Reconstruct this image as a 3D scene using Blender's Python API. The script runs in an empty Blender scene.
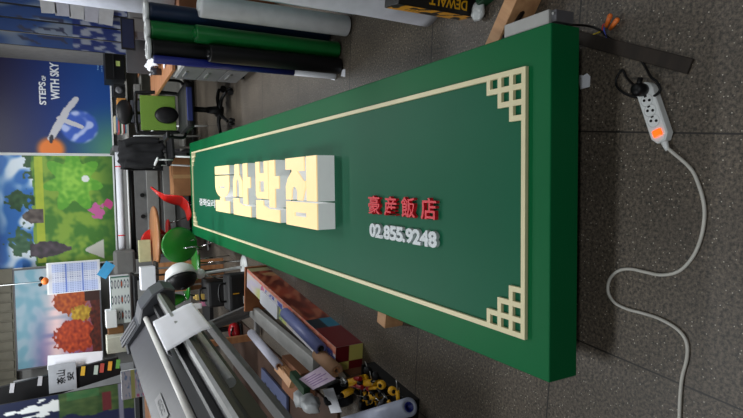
import bpy, bmesh, math, random
from mathutils import Vector, Matrix, noise
C = bpy.context.scene
random.seed(7)

# ---------------------------------------------------------------- camera
F, PX, PY = 542.0, 371.5, 209.0
CAMH = 1.6
down = Vector((979.0, 41.0, -542.0)).normalized()
up = -down
view = Vector((0, 0, -1.0))
fwd = (view - up * view.dot(up)).normalized()
rt = fwd.cross(up)
RW = Matrix((rt, fwd, up))                    # world = RW @ camera
cam_d = bpy.data.cameras.new('camera'); cam = bpy.data.objects.new('camera', cam_d)
C.collection.objects.link(cam)
cam_d.sensor_fit = 'HORIZONTAL'; cam_d.sensor_width = 36; cam_d.lens = 36 * F / 743.0
cam_d.clip_start = 0.05; cam_d.clip_end = 60
cam.matrix_world = Matrix.Translation((0, 0, CAMH)) @ RW.to_4x4()
C.camera = cam

def ray(x, y): return RW @ Vector((x - PX, -(y - PY), -F))
def at_z(x, y, z=0.0):
    d = ray(x, y); t = (z - CAMH) / d.z
    return Vector((0, 0, CAMH)) + d * t
def at_y(x, y, Y):
    d = ray(x, y); t = Y / d.y
    return Vector((0, 0, CAMH)) + d * t

# ---------------------------------------------------------------- world, light, exposure
w = bpy.data.worlds.new('world'); C.world = w; w.use_nodes = True
w.node_tree.nodes['Background'].inputs[0].default_value = (0.75, 0.88, 1.0, 1)
w.node_tree.nodes['Background'].inputs[1].default_value = 0.35
C.view_settings.view_transform = 'Standard'; C.view_settings.look = 'None'
C.view_settings.gamma = 1.0; C.view_settings.use_curve_mapping = False
C.view_settings.exposure = 0.75

def area(name, loc, sx, sy, power, col=(1, 1, 1), rot=(0, 0, 0)):
    d = bpy.data.lights.new(name, 'AREA'); d.shape = 'RECTANGLE'; d.size = sx; d.size_y = sy
    d.energy = power; d.color = col
    o = bpy.data.objects.new(name, d); o.location = loc; o.rotation_euler = rot
    C.collection.objects.link(o); return o
CEIL = 3.0
LAMPS = [(-1.2, 5.2, 27), (1.2, 5.2, 27), (-1.2, 7.2, 22), (1.2, 7.2, 22), (-1.6, 2.0, 17), (1.8, 2.0, 5), (0.0, -0.8, 16)]
for i, (x, y, p) in enumerate(LAMPS):
    area('ceiling_lamp_light', (x, y, CEIL - 0.09), 1.15, 0.28, p, (0.95, 0.98, 1.0))

# ---------------------------------------------------------------- materials
def lin(c):
    return tuple(((v / 255.0) / 12.92 if v / 255.0 <= 0.04045 else ((v / 255.0 + 0.055) / 1.055) ** 2.4) for v in c)
_m = {}
def mat(name, rgb, rough=0.5, metal=0.0, noise_amt=0.08, scale=12.0, emit=0.0, spec=0.5, coat=0.0, bump=0.0, emit_rgb=None):
    if name in _m: return _m[name]
    m = bpy.data.materials.new(name); m.use_nodes = True
    nt = m.node_tree; b = nt.nodes['Principled BSDF']
    col = lin(rgb)
    tc = nt.nodes.new('ShaderNodeTexCoord')
    nz = nt.nodes.new('ShaderNodeTexNoise'); nz.inputs['Scale'].default_value = scale; nz.inputs['Detail'].default_value = 4
    nt.links.new(tc.outputs['Object'], nz.inputs['Vector'])
    mr = nt.nodes.new('ShaderNodeMapRange'); mr.inputs[1].default_value = 0.3; mr.inputs[2].default_value = 0.7
    mr.inputs[3].default_value = 1 - noise_amt; mr.inputs[4].default_value = 1 + noise_amt
    nt.links.new(nz.outputs['Fac'], mr.inputs[0])
    mx = nt.nodes.new('ShaderNodeMix'); mx.data_type = 'RGBA'; mx.blend_type = 'MULTIPLY'; mx.inputs[0].default_value = 1
    mx.inputs[6].default_value = (*col, 1)
    nt.links.new(mr.outputs[0], mx.inputs[7])
    nt.links.new(mx.outputs[2], b.inputs['Base Color'])
    b.inputs['Roughness'].default_value = rough; b.inputs['Metallic'].default_value = metal
    b.inputs['Specular IOR Level'].default_value = spec
    b.inputs['Coat Weight'].default_value = coat
    if bump:
        bp = nt.nodes.new('ShaderNodeBump'); bp.inputs['Strength'].default_value = bump; bp.inputs['Distance'].default_value = 0.01
        nt.links.new(nz.outputs['Fac'], bp.inputs['Height']); nt.links.new(bp.outputs[0], b.inputs['Normal'])
    if emit:
        b.inputs['Emission Color'].default_value = (*lin(emit_rgb or rgb), 1); b.inputs['Emission Strength'].default_value = emit
    _m[name] = m; return m

def art_mat(name='printed art', rough=0.45):
    if name in _m: return _m[name]
    m = bpy.data.materials.new(name); m.use_nodes = True; nt = m.node_tree; b = nt.nodes['Principled BSDF']
    a = nt.nodes.new('ShaderNodeAttribute'); a.attribute_name = 'Col'
    nt.links.new(a.outputs['Color'], b.inputs['Base Color']); b.inputs['Roughness'].default_value = rough
    _m[name] = m; return m

M_green = mat('green painted steel', (4, 98, 54), 0.5, noise_amt=0.03, scale=3, spec=0.12)
M_greenp = mat('green face panel', (14, 92, 64), 0.5, noise_amt=0.03, scale=3, spec=0.12)
M_cream = mat('cream trim', (222, 212, 170), 0.5, noise_amt=0.03)
M_white = mat('white plastic', (225, 228, 228), 0.45, noise_amt=0.03)
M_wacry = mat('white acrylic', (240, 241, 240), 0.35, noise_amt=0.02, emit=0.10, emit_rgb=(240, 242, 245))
M_digit = mat('digit white', (205, 212, 215), .4, noise_amt=.02)
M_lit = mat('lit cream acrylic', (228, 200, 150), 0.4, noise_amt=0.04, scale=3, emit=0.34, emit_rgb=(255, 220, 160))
M_red = mat('red acrylic', (222, 30, 48), 0.4, noise_amt=0.04)
M_black = mat('black plastic', (13, 13, 15), 0.45, spec=.3)
M_dark = mat('dark rubber', (22, 22, 24), 0.6, spec=.3)
M_grey = mat('grey steel', (112, 112, 112), 0.45, noise_amt=0.05)
M_lgrey = mat('light grey steel', (165, 165, 162), 0.45)
M_dgrey = mat('dark grey plastic', (88, 88, 92), 0.5, noise_amt=0.03)
M_alu = mat('brushed aluminium', (190, 190, 188), 0.3, 0.85)
M_chrome = mat('chrome wire', (200, 200, 200), 0.15, 1.0)
M_card = mat('brown cardboard', (168, 118, 78), 0.85, noise_amt=0.1)
M_cardd = mat('dark cardboard', (120, 78, 52), 0.85, noise_amt=0.12)
M_paper = mat('white paper', (226, 228, 235), 0.7, noise_amt=0.02)
M_orange = mat('orange plastic', (235, 120, 45), 0.4)
M_yellow = mat('yellow plastic', (235, 175, 30), 0.45)
M_blue = mat('blue plastic', (30, 50, 140), 0.4)

def wood_mat(name, a, b_, scale=6, rough=0.55, axis=1):
    m = bpy.data.materials.new(name); m.use_nodes = True; nt = m.node_tree; b = nt.nodes['Principled BSDF']
    tc = nt.nodes.new('ShaderNodeTexCoord'); mp = nt.nodes.new('ShaderNodeMapping')
    s = [scale * 8] * 3; s[axis] = scale; mp.inputs['Scale'].default_value = s
    nz = nt.nodes.new('ShaderNodeTexNoise'); nz.inputs['Scale'].default_value = 1.0; nz.inputs['Detail'].default_value = 6
    cr = nt.nodes.new('ShaderNodeValToRGB'); cr.color_ramp.elements[0].position = .3; cr.color_ramp.elements[1].position = .7
    cr.color_ramp.elements[0].color = (*lin(a), 1); cr.color_ramp.elements[1].color = (*lin(b_), 1)
    nt.links.new(tc.outputs['Object'], mp.inputs[0]); nt.links.new(mp.outputs[0], nz.inputs['Vector'])
    nt.links.new(nz.outputs['Fac'], cr.inputs[0]); nt.links.new(cr.outputs[0], b.inputs['Base Color'])
    b.inputs['Roughness'].default_value = rough; return m
M_wood = wood_mat('raw timber', (176, 128, 88), (206, 160, 116), 3)
M_woodo = wood_mat('orange wood veneer', (150, 98, 62), (182, 128, 88), 3, 0.4, 0)
M_woodd = wood_mat('old dark timber', (34, 28, 23), (50, 41, 34), 4, 0.8)

# ---------------------------------------------------------------- mesh builder
class MB:
    def __init__(s): s.bm = bmesh.new(); s.mats = []; s.cur = 0
    def m(s, material):
        if material not in s.mats: s.mats.append(material)
        s.cur = s.mats.index(material); return s
    def _v(s, co): return s.bm.verts.new(co)
    def face(s, vs, smooth=False):
        try: f = s.bm.faces.new(vs)
        except ValueError: return
        f.material_index = s.cur; f.smooth = smooth; return f
    def box(s, x0, x1, y0, y1, z0, z1, M=None, bev=0.0):
        sub = bmesh.new()
        vs = [sub.verts.new((x, y, z)) for z in (z0, z1) for y in (y0, y1) for x in (x0, x1)]
        for q in ((0, 2, 3, 1), (4, 5, 7, 6), (0, 1, 5, 4), (2, 6, 7, 3), (0, 4, 6, 2), (1, 3, 7, 5)): sub.faces.new([vs[i] for i in q])
        if bev: bmesh.ops.bevel(sub, geom=sub.edges[:], offset=bev, segments=2, affect='EDGES', profile=0.5)
        s.merge(sub, M); return s
    def merge(s, sub, M=None):
        if M is not None: bmesh.ops.transform(sub, matrix=M, verts=sub.verts)
        bmesh.ops.recalc_face_normals(sub, faces=sub.faces)
        mp = {v: s._v(v.co) for v in sub.verts}
        for f in sub.faces:
            nf = s.face([mp[v] for v in f.verts])
            if nf: nf.smooth = f.smooth
        sub.free()
    def prism(s, poly, z0, z1, M=None, holes=(), bev=0):
        """polygon in XY extruded z0..z1; holes are polygons"""
        sub = bmesh.new()
        if holes:
            edges = []
            for loop in [poly] + list(holes):
                vs = [sub.verts.new((p[0], p[1], z0)) for p in loop]
                for i in range(len(vs)): edges.append(sub.edges.new((vs[i], vs[(i + 1) % len(vs)])))
            r = bmesh.ops.triangle_fill(sub, edges=edges, use_beauty=True, use_dissolve=False)
            fs = sub.faces[:]
        else:
            fs = [sub.faces.new([sub.verts.new((p[0], p[1], z0)) for p in poly])]
        r = bmesh.ops.extrude_face_region(sub, geom=fs)
        for g in r['geom']:
            if isinstance(g, bmesh.types.BMVert): g.co.z = z1
        if bev: bmesh.ops.bevel(sub, geom=[e for e in sub.edges if len(e.link_faces) == 2 and e.calc_face_angle(0) > 0.6], offset=bev, segments=1, affect='EDGES')
        s.merge(sub, M); return s
    def lathe(s, prof, seg=24, M=None, smooth=True, caps=True):
        """prof list of (r, z) about Z"""
        sub = bmesh.new(); rings = []
        for r, z in prof:
            rings.append([sub.verts.new((r * math.cos(2 * math.pi * i / seg), r * math.sin(2 * math.pi * i / seg), z)) for i in range(seg)] if r > 1e-6 else [sub.verts.new((0, 0, z))])
        for a, b in zip(rings, rings[1:]):
            for i in range(seg):
                j = (i + 1) % seg
                if len(a) == 1 and len(b) == 1: continue
                if len(a) == 1: f = sub.faces.new((a[0], b[i], b[j]))
                elif len(b) == 1: f = sub.faces.new((a[i], a[j], b[0]))
                else: f = sub.faces.new((a[i], a[j], b[j], b[i]))
                f.smooth = smooth
        if caps:
            for r in (rings[0], rings[-1]):
                if len(r) > 1: sub.faces.new(r)
        s.merge(sub, M); return s
    def cyl(s, p0, p1, r, seg=20, r2=None):
        p0 = Vector(p0); p1 = Vector(p1); d = p1 - p0; L = d.length
        M = Matrix.Translation(p0) @ d.to_track_quat('Z', 'Y').to_matrix().to_4x4()
        return s.lathe([(r, 0), (r if r2 is None else r2, L)], seg, M)
    def tube(s, pts, r, seg=8, smooth_pts=True):
        pts = [Vector(p) for p in pts]
        if smooth_pts and len(pts) > 2:
            out = []
            P = [pts[0] * 2 - pts[1]] + pts + [pts[-1] * 2 - pts[-2]]
            for i in range(1, len(P) - 2):
                for k in range(8):
                    t = k / 8.0
                    a, b, c, d = P[i - 1], P[i], P[i + 1], P[i + 2]
                    out.append(0.5 * ((2 * b) + (c - a) * t + (2 * a - 5 * b + 4 * c - d) * t * t + (3 * b - a - 3 * c + d) * t ** 3))
            out.append(pts[-1]); pts = out
        sub = bmesh.new(); rings = []; n = None
        for i, p in enumerate(pts):
            t = (pts[min(i + 1, len(pts) - 1)] - pts[max(i - 1, 0)]).normalized()
            if n is None: n = t.orthogonal().normalized()
            n = (n - t * n.dot(t)).normalized(); b = t.cross(n)
            rr = r(i / (len(pts) - 1)) if callable(r) else r
            rings.append([sub.verts.new(p + (n * math.cos(2 * math.pi * k / seg) + b * math.sin(2 * math.pi * k / seg)) * rr) for k in range(seg)])
        for a, b in zip(rings, rings[1:]):
            for k in range(seg):
                f = sub.faces.new((a[k], a[(k + 1) % seg], b[(k + 1) % seg], b[k])); f.smooth = True
        sub.faces.new(rings[0]); sub.faces.new(rings[-1]); s.merge(sub); return s
    def ball(s, c, r, sc=(1, 1, 1), M=None, n=3):
        sub = bmesh.new(); bmesh.ops.create_icosphere(sub, subdivisions=n, radius=r)
        for v in sub.verts: v.co = Vector((v.co.x * sc[0], v.co.y * sc[1], v.co.z * sc[2])) + Vector(c)
        for f in sub.faces: f.smooth = True
        s.merge(sub, M); return s
    def sheet(s, fn, nu, nv, thick=0.002):
        """fn(u,v)->point; builds a thin solid sheet"""
        sub = bmesh.new()
        G = [[sub.verts.new(fn(i / nu, j / nv)) for j in range(nv + 1)] for i in range(nu + 1)]
        for i in range(nu):
            for j in range(nv):
                f = sub.faces.new((G[i][j], G[i + 1][j], G[i + 1][j + 1], G[i][j + 1])); f.smooth = True
        bmesh.ops.recalc_face_normals(sub, faces=sub.faces)
        r = bmesh.ops.solidify(sub, geom=sub.faces[:], thickness=thick)
        s.merge(sub); return s
    def build(s, name, material=None, parent=None, loc=None, rot=None):
        me = bpy.data.meshes.new(name)
        s.bm.normal_update(); s.bm.to_mesh(me); s.bm.free()
        for mm in (s.mats or [material]): me.materials.append(mm)
        o = bpy.data.objects.new(name, me); C.collection.objects.link(o)
        if parent: o.parent = parent
        if loc: o.location = loc
        if rot: o.rotation_euler = rot
        return o

def tag(o, label, cat, group=None, kind=None):
    if label: o['label'] = label
    if cat: o['category'] = cat
    if group: o['group'] = group
    if kind: o['kind'] = kind
    return o
def thing(name, label, cat, loc=(0, 0, 0), rz=0.0, group=None):
    o = bpy.data.objects.new(name, None); o.empty_display_size = 0.1; C.collection.objects.link(o)
    o.location = loc; o.rotation_euler = (0, 0, rz); return tag(o, label, cat, group)
def struct(o): o['kind'] = 'structure'; return o
def dup(root, loc, rz, label=None, rot=None):
    r = root.copy(); C.collection.objects.link(r); r.location = loc; r.rotation_euler = rot or (0, 0, rz)
    if label: r['label'] = label
    for ch in list(root.children):
        c = ch.copy(); C.collection.objects.link(c); c.parent = r
        for g in list(ch.children):
            d = g.copy(); C.collection.objects.link(d); d.parent = c
    return r

def text_obj(name, body, size, material, parent, M, depth=0.01, offset=0.0, xs=1.0, width=None, height=None, lift=0.0):
    """text laid in local XY, extruded along +Z, scaled to width x height, then M"""
    cu = bpy.data.curves.new(name, 'FONT'); cu.body = body; cu.size = 1.0; cu.extrude = 0.5; cu.offset = offset
    cu.resolution_u = 3
    to = bpy.data.objects.new(name, cu); C.collection.objects.link(to)
    bpy.context.view_layer.update()
    dg = bpy.context.evaluated_depsgraph_get()
    me = bpy.data.meshes.new_from_object(to.evaluated_get(dg), depsgraph=dg)
    bpy.data.objects.remove(to); bpy.data.curves.remove(cu)
    xsv = [v.co.x for v in me.vertices]; ysv = [v.co.y for v in me.vertices]
    if xsv:
        x0, x1, y0, y1 = min(xsv), max(xsv), min(ysv), max(ysv)
        sy = (height or size) / (y1 - y0); sx = (width / (x1 - x0)) if width else sy * xs
        for v in me.vertices:
            v.co = M @ Vector(((v.co.x - x0) * sx, (v.co.y - y0) * sy, (v.co.z + 0.5) * depth + lift))
    me.materials.clear(); me.materials.append(material); me.name = name
    o = bpy.data.objects.new(name, me); C.collection.objects.link(o)
    if parent: o.parent = parent
    return o

def painted(name, w_, h_, nx, ny, fn, parent, M=None, material=None):
    """flat printed face in local XZ (x 0..w, z 0..h) looking to -Y; fn(u,v) gives 0-255 rgb"""
    vs = []; fs = []; cols = []
    for j in range(ny + 1):
        for i in range(nx + 1):
            u, v = i / nx, j / ny
            p = Vector((u * w_, 0, v * h_)); vs.append(M @ p if M else p); cols.append(lin(tuple(max(0, min(255, c)) for c in fn(u, v))))
    for j in range(ny):
        for i in range(nx):
            a = j * (nx + 1) + i; fs.append((a, a + 1, a + nx + 2, a + nx + 1))
    me = bpy.data.meshes.new(name); me.from_pydata([tuple(v) for v in vs], [], fs); me.update()
    at = me.color_attributes.new('Col', 'FLOAT_COLOR', 'POINT')
    for i, c in enumerate(cols): at.data[i].color = (*c, 1)
    me.materials.append(material or art_mat())
    o = bpy.data.objects.new(name, me); C.collection.objects.link(o)
    if parent: o.parent = parent
    return o
def mixc(a, b, t):
    t = max(0, min(1, t)); return tuple(a[i] + (b[i] - a[i]) * t for i in range(3))
def nz(x, y, s=1.0, seed=0.0): return noise.noise(Vector((x * s, y * s, seed)))
def sm(e0, e1, x):
    t = max(0, min(1, (x - e0) / (e1 - e0))); return t * t * (3 - 2 * t)

# ---------------------------------------------------------------- room shell
def floor_mat():
    m = bpy.data.materials.new('speckled terrazzo tiles'); m.use_nodes = True; nt = m.node_tree; b = nt.nodes['Principled BSDF']
    N = nt.nodes.new; Lk = nt.links.new
    tc = N('ShaderNodeTexCoord'); mp = N('ShaderNodeMapping'); mp.inputs['Rotation'].default_value = (0, 0, math.radians(9.0))
    Lk(tc.outputs['Object'], mp.inputs[0])
    n1 = N('ShaderNodeTexNoise'); n1.inputs['Scale'].default_value = 95; n1.inputs['Detail'].default_value = 3; n1.inputs['Roughness'].default_value = .7
    n2 = N('ShaderNodeTexNoise'); n2.inputs['Scale'].default_value = 2.2; n2.inputs['Detail'].default_value = 5
    n3 = N('ShaderNodeTexVoronoi'); n3.inputs['Scale'].default_value = 85
    for n in (n1, n2, n3): Lk(mp.outputs[0], n.inputs['Vector'])
    cr = N('ShaderNodeValToRGB'); e = cr.color_ramp.elements
    e[0].position = .36; e[0].color = (*lin((46, 42, 37)), 1); e[1].position = .66; e[1].color = (*lin((112, 101, 88)), 1)
    Lk(n1.outputs['Fac'], cr.inputs[0])
    c2 = N('ShaderNodeValToRGB'); e = c2.color_ramp.elements
    e[0].position = .07; e[0].color = (1, 1, 1, 1); e[1].position = .2; e[1].color = (0, 0, 0, 1)
    Lk(n3.outputs['Distance'], c2.inputs[0])
    sel = N('ShaderNodeMath'); sel.operation = 'GREATER_THAN'; sel.inputs[1].default_value = 0.62
    sx = N('ShaderNodeSeparateColor'); Lk(n3.outputs['Color'], sx.inputs[0]); Lk(sx.outputs[0], sel.inputs[0])
    mul = N('ShaderNodeMath'); mul.operation = 'MULTIPLY'; Lk(c2.outputs[0], mul.inputs[0]); Lk(sel.outputs[0], mul.inputs[1])
    mx = N('ShaderNodeMix'); mx.data_type = 'RGBA'; Lk(mul.outputs[0], mx.inputs[0]); Lk(cr.outputs[0], mx.inputs[6]); mx.inputs[7].default_value = (*lin((215, 208, 192)), 1)
    mr = N('ShaderNodeMapRange'); mr.inputs[1].default_value = .3; mr.inputs[2].default_value = .7; mr.inputs[3].default_value = .72; mr.inputs[4].default_value = 1.2
    Lk(n2.outputs['Fac'], mr.inputs[0])
    m2 = N('ShaderNodeMix'); m2.data_type = 'RGBA'; m2.blend_type = 'MULTIPLY'; m2.inputs[0].default_value = 1
    Lk(mx.outputs[2], m2.inputs[6]); Lk(mr.outputs[0], m2.inputs[7])
    # joints
    sp = N('ShaderNodeSeparateXYZ'); Lk(mp.outputs[0], sp.inputs[0])
    def joint(out, size, phase, wd):
        a = N('ShaderNodeMath'); a.operation = 'SUBTRACT'; Lk(out, a.inputs[0]); a.inputs[1].default_value = phase
        d = N('ShaderNodeMath'); d.operation = 'DIVIDE'; Lk(a.outputs[0], d.inputs[0]); d.inputs[1].default_value = size
        p = N('ShaderNodeMath'); p.operation = 'PINGPONG'; Lk(d.outputs[0], p.inputs[0]); p.inputs[1].default_value = 0.5
        l = N('ShaderNodeMath'); l.operation = 'LESS_THAN'; Lk(p.outputs[0], l.inputs[0]); l.inputs[1].default_value = wd / size
        return l.outputs[0]
    jx = joint(sp.outputs[0], 0.755, 0.035, 0.0028); jy = joint(sp.outputs[1], 0.905, 2.30, 0.0035)
    mxj = N('ShaderNodeMath'); mxj.operation = 'MAXIMUM'; Lk(jx, mxj.inputs[0]); Lk(jy, mxj.inputs[1])
    m3 = N('ShaderNodeMix'); m3.data_type = 'RGBA'; Lk(mxj.outputs[0], m3.inputs[0]); Lk(m2.outputs[2], m3.inputs[6]); m3.inputs[7].default_value = (*lin((30, 27, 25)), 1)
    Lk(m3.outputs[2], b.inputs['Base Color']); b.inputs['Roughness'].default_value = 0.5
    bp = N('ShaderNodeBump'); bp.inputs['Strength'].default_value = .15; bp.inputs['Distance'].default_value = .004; Lk(n1.outputs['Fac'], bp.inputs['Height']); Lk(bp.outputs[0], b.inputs['Normal'])
    return m
WX0, WX1, WY0, WY1 = -3.0, 3.0, -2.0, 8.9
M_wall = mat('painted wall', (150, 150, 148), 0.8, noise_amt=0.05, scale=2)
M_ceil = mat('ceiling tile', (150, 150, 146), 0.85, noise_amt=0.04)
b = MB(); b.box(WX0, WX1, WY0, WY1, -0.1, 0); struct(b.build('floor', floor_mat()))
b = MB(); b.box(WX0, WX1, WY0, WY1, CEIL, CEIL + 0.1); struct(b.build('ceiling', M_ceil))
b = MB(); b.box(WX0 - 0.1, WX0, WY0, WY1, 0, CEIL); struct(b.build('wall_left', M_wall))
b = MB(); b.box(WX1, WX1 + 0.1, WY0, WY1, 0, CEIL); struct(b.build('wall_right', M_wall))
b = MB(); b.box(WX0 - 0.1, WX1 + 0.1, WY1, WY1 + 0.1, 0, CEIL); struct(b.build('wall_far', M_wall))
b = MB(); b.box(WX0 - 0.1, WX1 + 0.1, WY0 - 0.1, WY0, 0, CEIL); struct(b.build('wall_near', M_wall))
a = at_y(0, 45, 8.2); c_ = at_y(0, 31, 8.2)
b = MB(); b.box(a.x, c_.x + 0.06, 8.05, WY1, 0, CEIL); struct(b.build('trim_1', mat('grey pillar paint', (120, 118, 116), 0.8)))
LAB = ['over the far left of the room', 'over the far right of the room', 'nearest the far wall on the left', 'nearest the far wall on the right', 'over the camera side on the left', 'over the camera side on the right', 'behind the camera']
for i, (x, y, p) in enumerate(LAMPS):
    t = thing('ceiling_light', 'flat rectangular ceiling light ' + LAB[i], 'ceiling light', (x, y, CEIL), 0, 'ceiling lights')
    b = MB(); b.box(-.62, .62, -.18, .18, -.06, 0, bev=.01); b.build('housing', M_white, t)
    b = MB(); b.box(-.58, .58, -.14, .14, -.075, -.06); b.build('diffuser', mat('lamp diffuser', (240, 245, 250), .5, emit=1.5), t)

# ---------------------------------------------------------------- the big green sign
SO = Vector((-0.014, 1.25, 0.12)); SLEN, SW, SH = 5.957, 1.165, 0.13
SL = Vector((0.368, 5.945, 0)).normalized(); SR = Vector((SL.y, -SL.x, 0))
S_o = SO + SL * SLEN                      # text starts at the far end: u to the camera, v to the right
rz = math.atan2(-SL.y, -SL.x)
sign = thing('signboard', 'long dark green boxed restaurant signboard lying face up across timber bearers', 'sign', S_o, rz)
Wd = SW / 2
b = MB(); b.box(0, SLEN, -Wd, Wd, 0, SH, bev=0.004); b.build('case', M_green, sign)
b = MB(); b.box(.17, 5.855, -.458, .458, SH, SH + .0015); b.build('face_panel', M_greenp, sign)
def vm(h): return Matrix.Translation((0, 0, h))
# cream border with stepped lattice corners
b = MB(); U0, U1, V1, th = 0.165, 5.86, 0.462, 0.019; ZB = SH; hb = 0.014
b.box(U0, U1, V1 - th, V1, ZB, ZB + hb); b.box(U0, U1, -V1, -V1 + th, ZB, ZB + hb)
b.box(U0, U0 + th, -V1 + th, V1 - th, ZB, ZB + hb); b.box(U1 - th, U1, -V1 + th, V1 - th, ZB, ZB + hb)
b.build('border', M_cream, sign)
pu, pv = 0.058, 0.0525
for su, uu in ((1, U0), (-1, U1)):
    for sv in (1, -1):
        b = MB()
        for k in range(1, 4):
            n = 4 - k                                    # steps
            u = uu + su * k * pu; v_end = sv * (V1 - n * pv)
            x0, x1 = sorted((u, u + su * th)); y0, y1 = sorted((sv * (V1 - th), v_end - sv * 0))
            b.box(x0, x1, y0, y1, ZB, ZB + hb)
            v = sv * (V1 - k * pv); u_end = uu + su * (n * pu + th)
            x0, x1 = sorted((uu + su * th, u_end)); y0, y1 = sorted((v, v - sv * th))
            b.box(x0, x1, y0, y1, ZB, ZB + hb * 0.99)
        b.build('corner_lattice', M_cream, sign)
# main channel letters, unit square polygons
def arc(cx, cy, rx, ry, a0, a1, n=8): return [(cx + rx * math.cos(math.radians(a0 + (a1 - a0) * i / n)), cy + ry * math.sin(math.radians(a0 + (a1 - a0) * i / n))) for i in range(n + 1)]
SIOT = [(0, .36), (0, .66), (.10, .80), (.12, 1), (.37, 1), (.39, .80), (.56, .66), (.56, .36), (.37, .36), (.37, .58)] + arc(.28, .62, .09, .09, 0, 180, 6)[1:-1] + [(.19, .58), (.19, .36)]
AH = [(.60, .23), (.60, 1), (.84, 1), (.84, .74), (1, .74), (1, .54), (.84, .54), (.84, .23)]
NIEUN = [(0, 0), (1, 0), (1, .20), (.56, .20), (.34, .25), (.34, .33), (0, .33)]
GLY = [
    ('hangul_ho', 1.84, .53, [([(0, .82), (1, .82), (1, 1), (0, 1)], []),
                             ([(0, .79), (1, .79)] + [(1, .60)] + arc(.5, .58, .5, .26, -8, -172, 12) + [(0, .60)], [[(.30, .52), (.30, .56), (.70, .56), (.70, .52)]]),
                             ([(0, 0), (1, 0), (1, .25), (.66, .25), (.66, .315), (.34, .315), (.34, .25), (0, .25)], [])]),
    ('hangul_san', 2.50, .52, [(SIOT, []), (AH, []), (NIEUN, [])]),
    ('hangul_ban', 3.16, .53, [([(.06, .36), (0, .42), (0, 1), (.18, 1), (.18, .80), (.38, .80), (.38, 1), (.56, 1), (.56, .36)], [[(.18, .48), (.18, .66), (.38, .66), (.38, .48)]]), (AH, []), (NIEUN, [])]),
    ('hangul_jeom', 3.82, .51, [([(0, .83), (0, 1), (.63, 1), (.63, .80), (.40, .80), (.46, .76), (.60, .66), (.66, .66), (.66, .56), (.56, .38), (.40, .38), (.40, .50)] + arc(.30, .50, .09, .08, 0, 180, 6)[1:-1] + [(.20, .38), (.0, .38), (0, .58), (.08, .70), (.22, .80), (.22, .83)], []),
                              ([(.70, .38), (.70, 1), (1, 1), (1, .38)], []),
                              ([(0, 0), (1, 0), (1, .355), (0, .355)], [[(.30, .145), (.30, .205), (.68, .205), (.68, .145)]])]),
]
LH, LZ0, LVB = 0.43, SH, -0.195
for nm, u0, wd, polys in GLY:
    P = [([(u0 + x * wd, LVB + y * LH) for x, y in po], [[(u0 + x * wd, LVB + y * LH) for x, y in h] for h in hs]) for po, hs in polys]
    b = MB()
    for po, hs in P: b.prism(po, LZ0, LZ0 + 0.108, holes=hs)
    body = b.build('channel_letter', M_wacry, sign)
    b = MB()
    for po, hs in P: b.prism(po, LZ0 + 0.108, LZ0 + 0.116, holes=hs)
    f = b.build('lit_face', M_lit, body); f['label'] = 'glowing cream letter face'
text_obj('small_lettering', '중화요리전문', 1, M_white, sign, Matrix.Translation((0.55, -0.19, SH)), depth=0.012, offset=0.012, width=1.22, height=0.085)
ru = [4.770, 4.930, 5.085, 5.245]
for ch, u in zip('豪産飯店', ru):
    text_obj('red_character', ch, 1, M_red, sign, Matrix.Translation((u, -0.083, SH)), depth=0.02, offset=0.014, width=0.114, height=0.094)
u = 4.775
for ch, wd_ in zip('02.855.9248', [.062, .060, .027, .062, .060, .060, .027, .062, .060, .066, .062]):
    hh = 0.07 if ch != '.' else 0.019
    text_obj('white_digit' if ch != '.' else 'white_dot', ch, 1, M_digit, sign, Matrix.Translation((u, -0.200, SH)), depth=0.018, offset=0.04 if ch != '.' else 0.0, width=wd_ * (1.03 if ch != '.' else .75), height=hh)
    u += wd_ * 0.955

# timber bearers holding up the sign
def beam(name, label, p0, p1, wd, h, m, z0=0.0, group=None, cat='timber'):
    p0 = Vector((p0[0], p0[1], 0)); p1 = Vector((p1[0], p1[1], 0)); d = p1 - p0
    t = thing(name, label, cat, (p0.x, p0.y, z0), math.atan2(d.y, d.x), group) if False else None
    b = MB(); b.box(0, d.length, -wd / 2, wd / 2, 0, h, bev=.003)
    o = b.build(name, m, None, (p0.x, p0.y, z0), (0, 0, math.atan2(d.y, d.x)))
    return tag(o, label, cat, group)
p = at_z(490, 46, .118); q = at_z(520, -22, .118)
e = (p - q).normalized()
pin = p + e * 0.12
beam('timber_bearer', 'pale raw timber beam sticking out from under the right side of the sign', (pin.x, pin.y), (q.x, q.y), 0.065, 0.118, M_wood)
a = at_z(386, 322, .10)
beam('timber_bearer', 'small timber end peeking out under the left side of the sign', (a.x - .02, a.y + .03), (a.x + .55, a.y - .12), 0.09, 0.118, M_wood)
beam('timber_bearer', 'timber beam under the far end of the sign', (-0.12, 6.6), (0.8, 6.55), 0.07, 0.118, M_wood)
p = at_z(586, 40, .02); q = at_z(688, 66, .02)
e = (p - q) * .35
beam('timber_board', 'dark weathered timber board poking out under the near end of the sign', (p.x + e.x, p.y + e.y), (q.x, q.y), 0.045, 0.012, M_woodd)
p = at_z(585, 81, .0)
b = MB(); b.prism([(-.025, -.02), (.01, -.024), (.024, -.012), (.02, .004), (.026, .02), (0, .024), (-.025, .02)], 0, .002)
tag(b.build('paper_scrap', M_paper, None, (p.x, p.y, .001)), 'torn white paper scrap on the floor at the near edge of the sign', 'paper')
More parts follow.
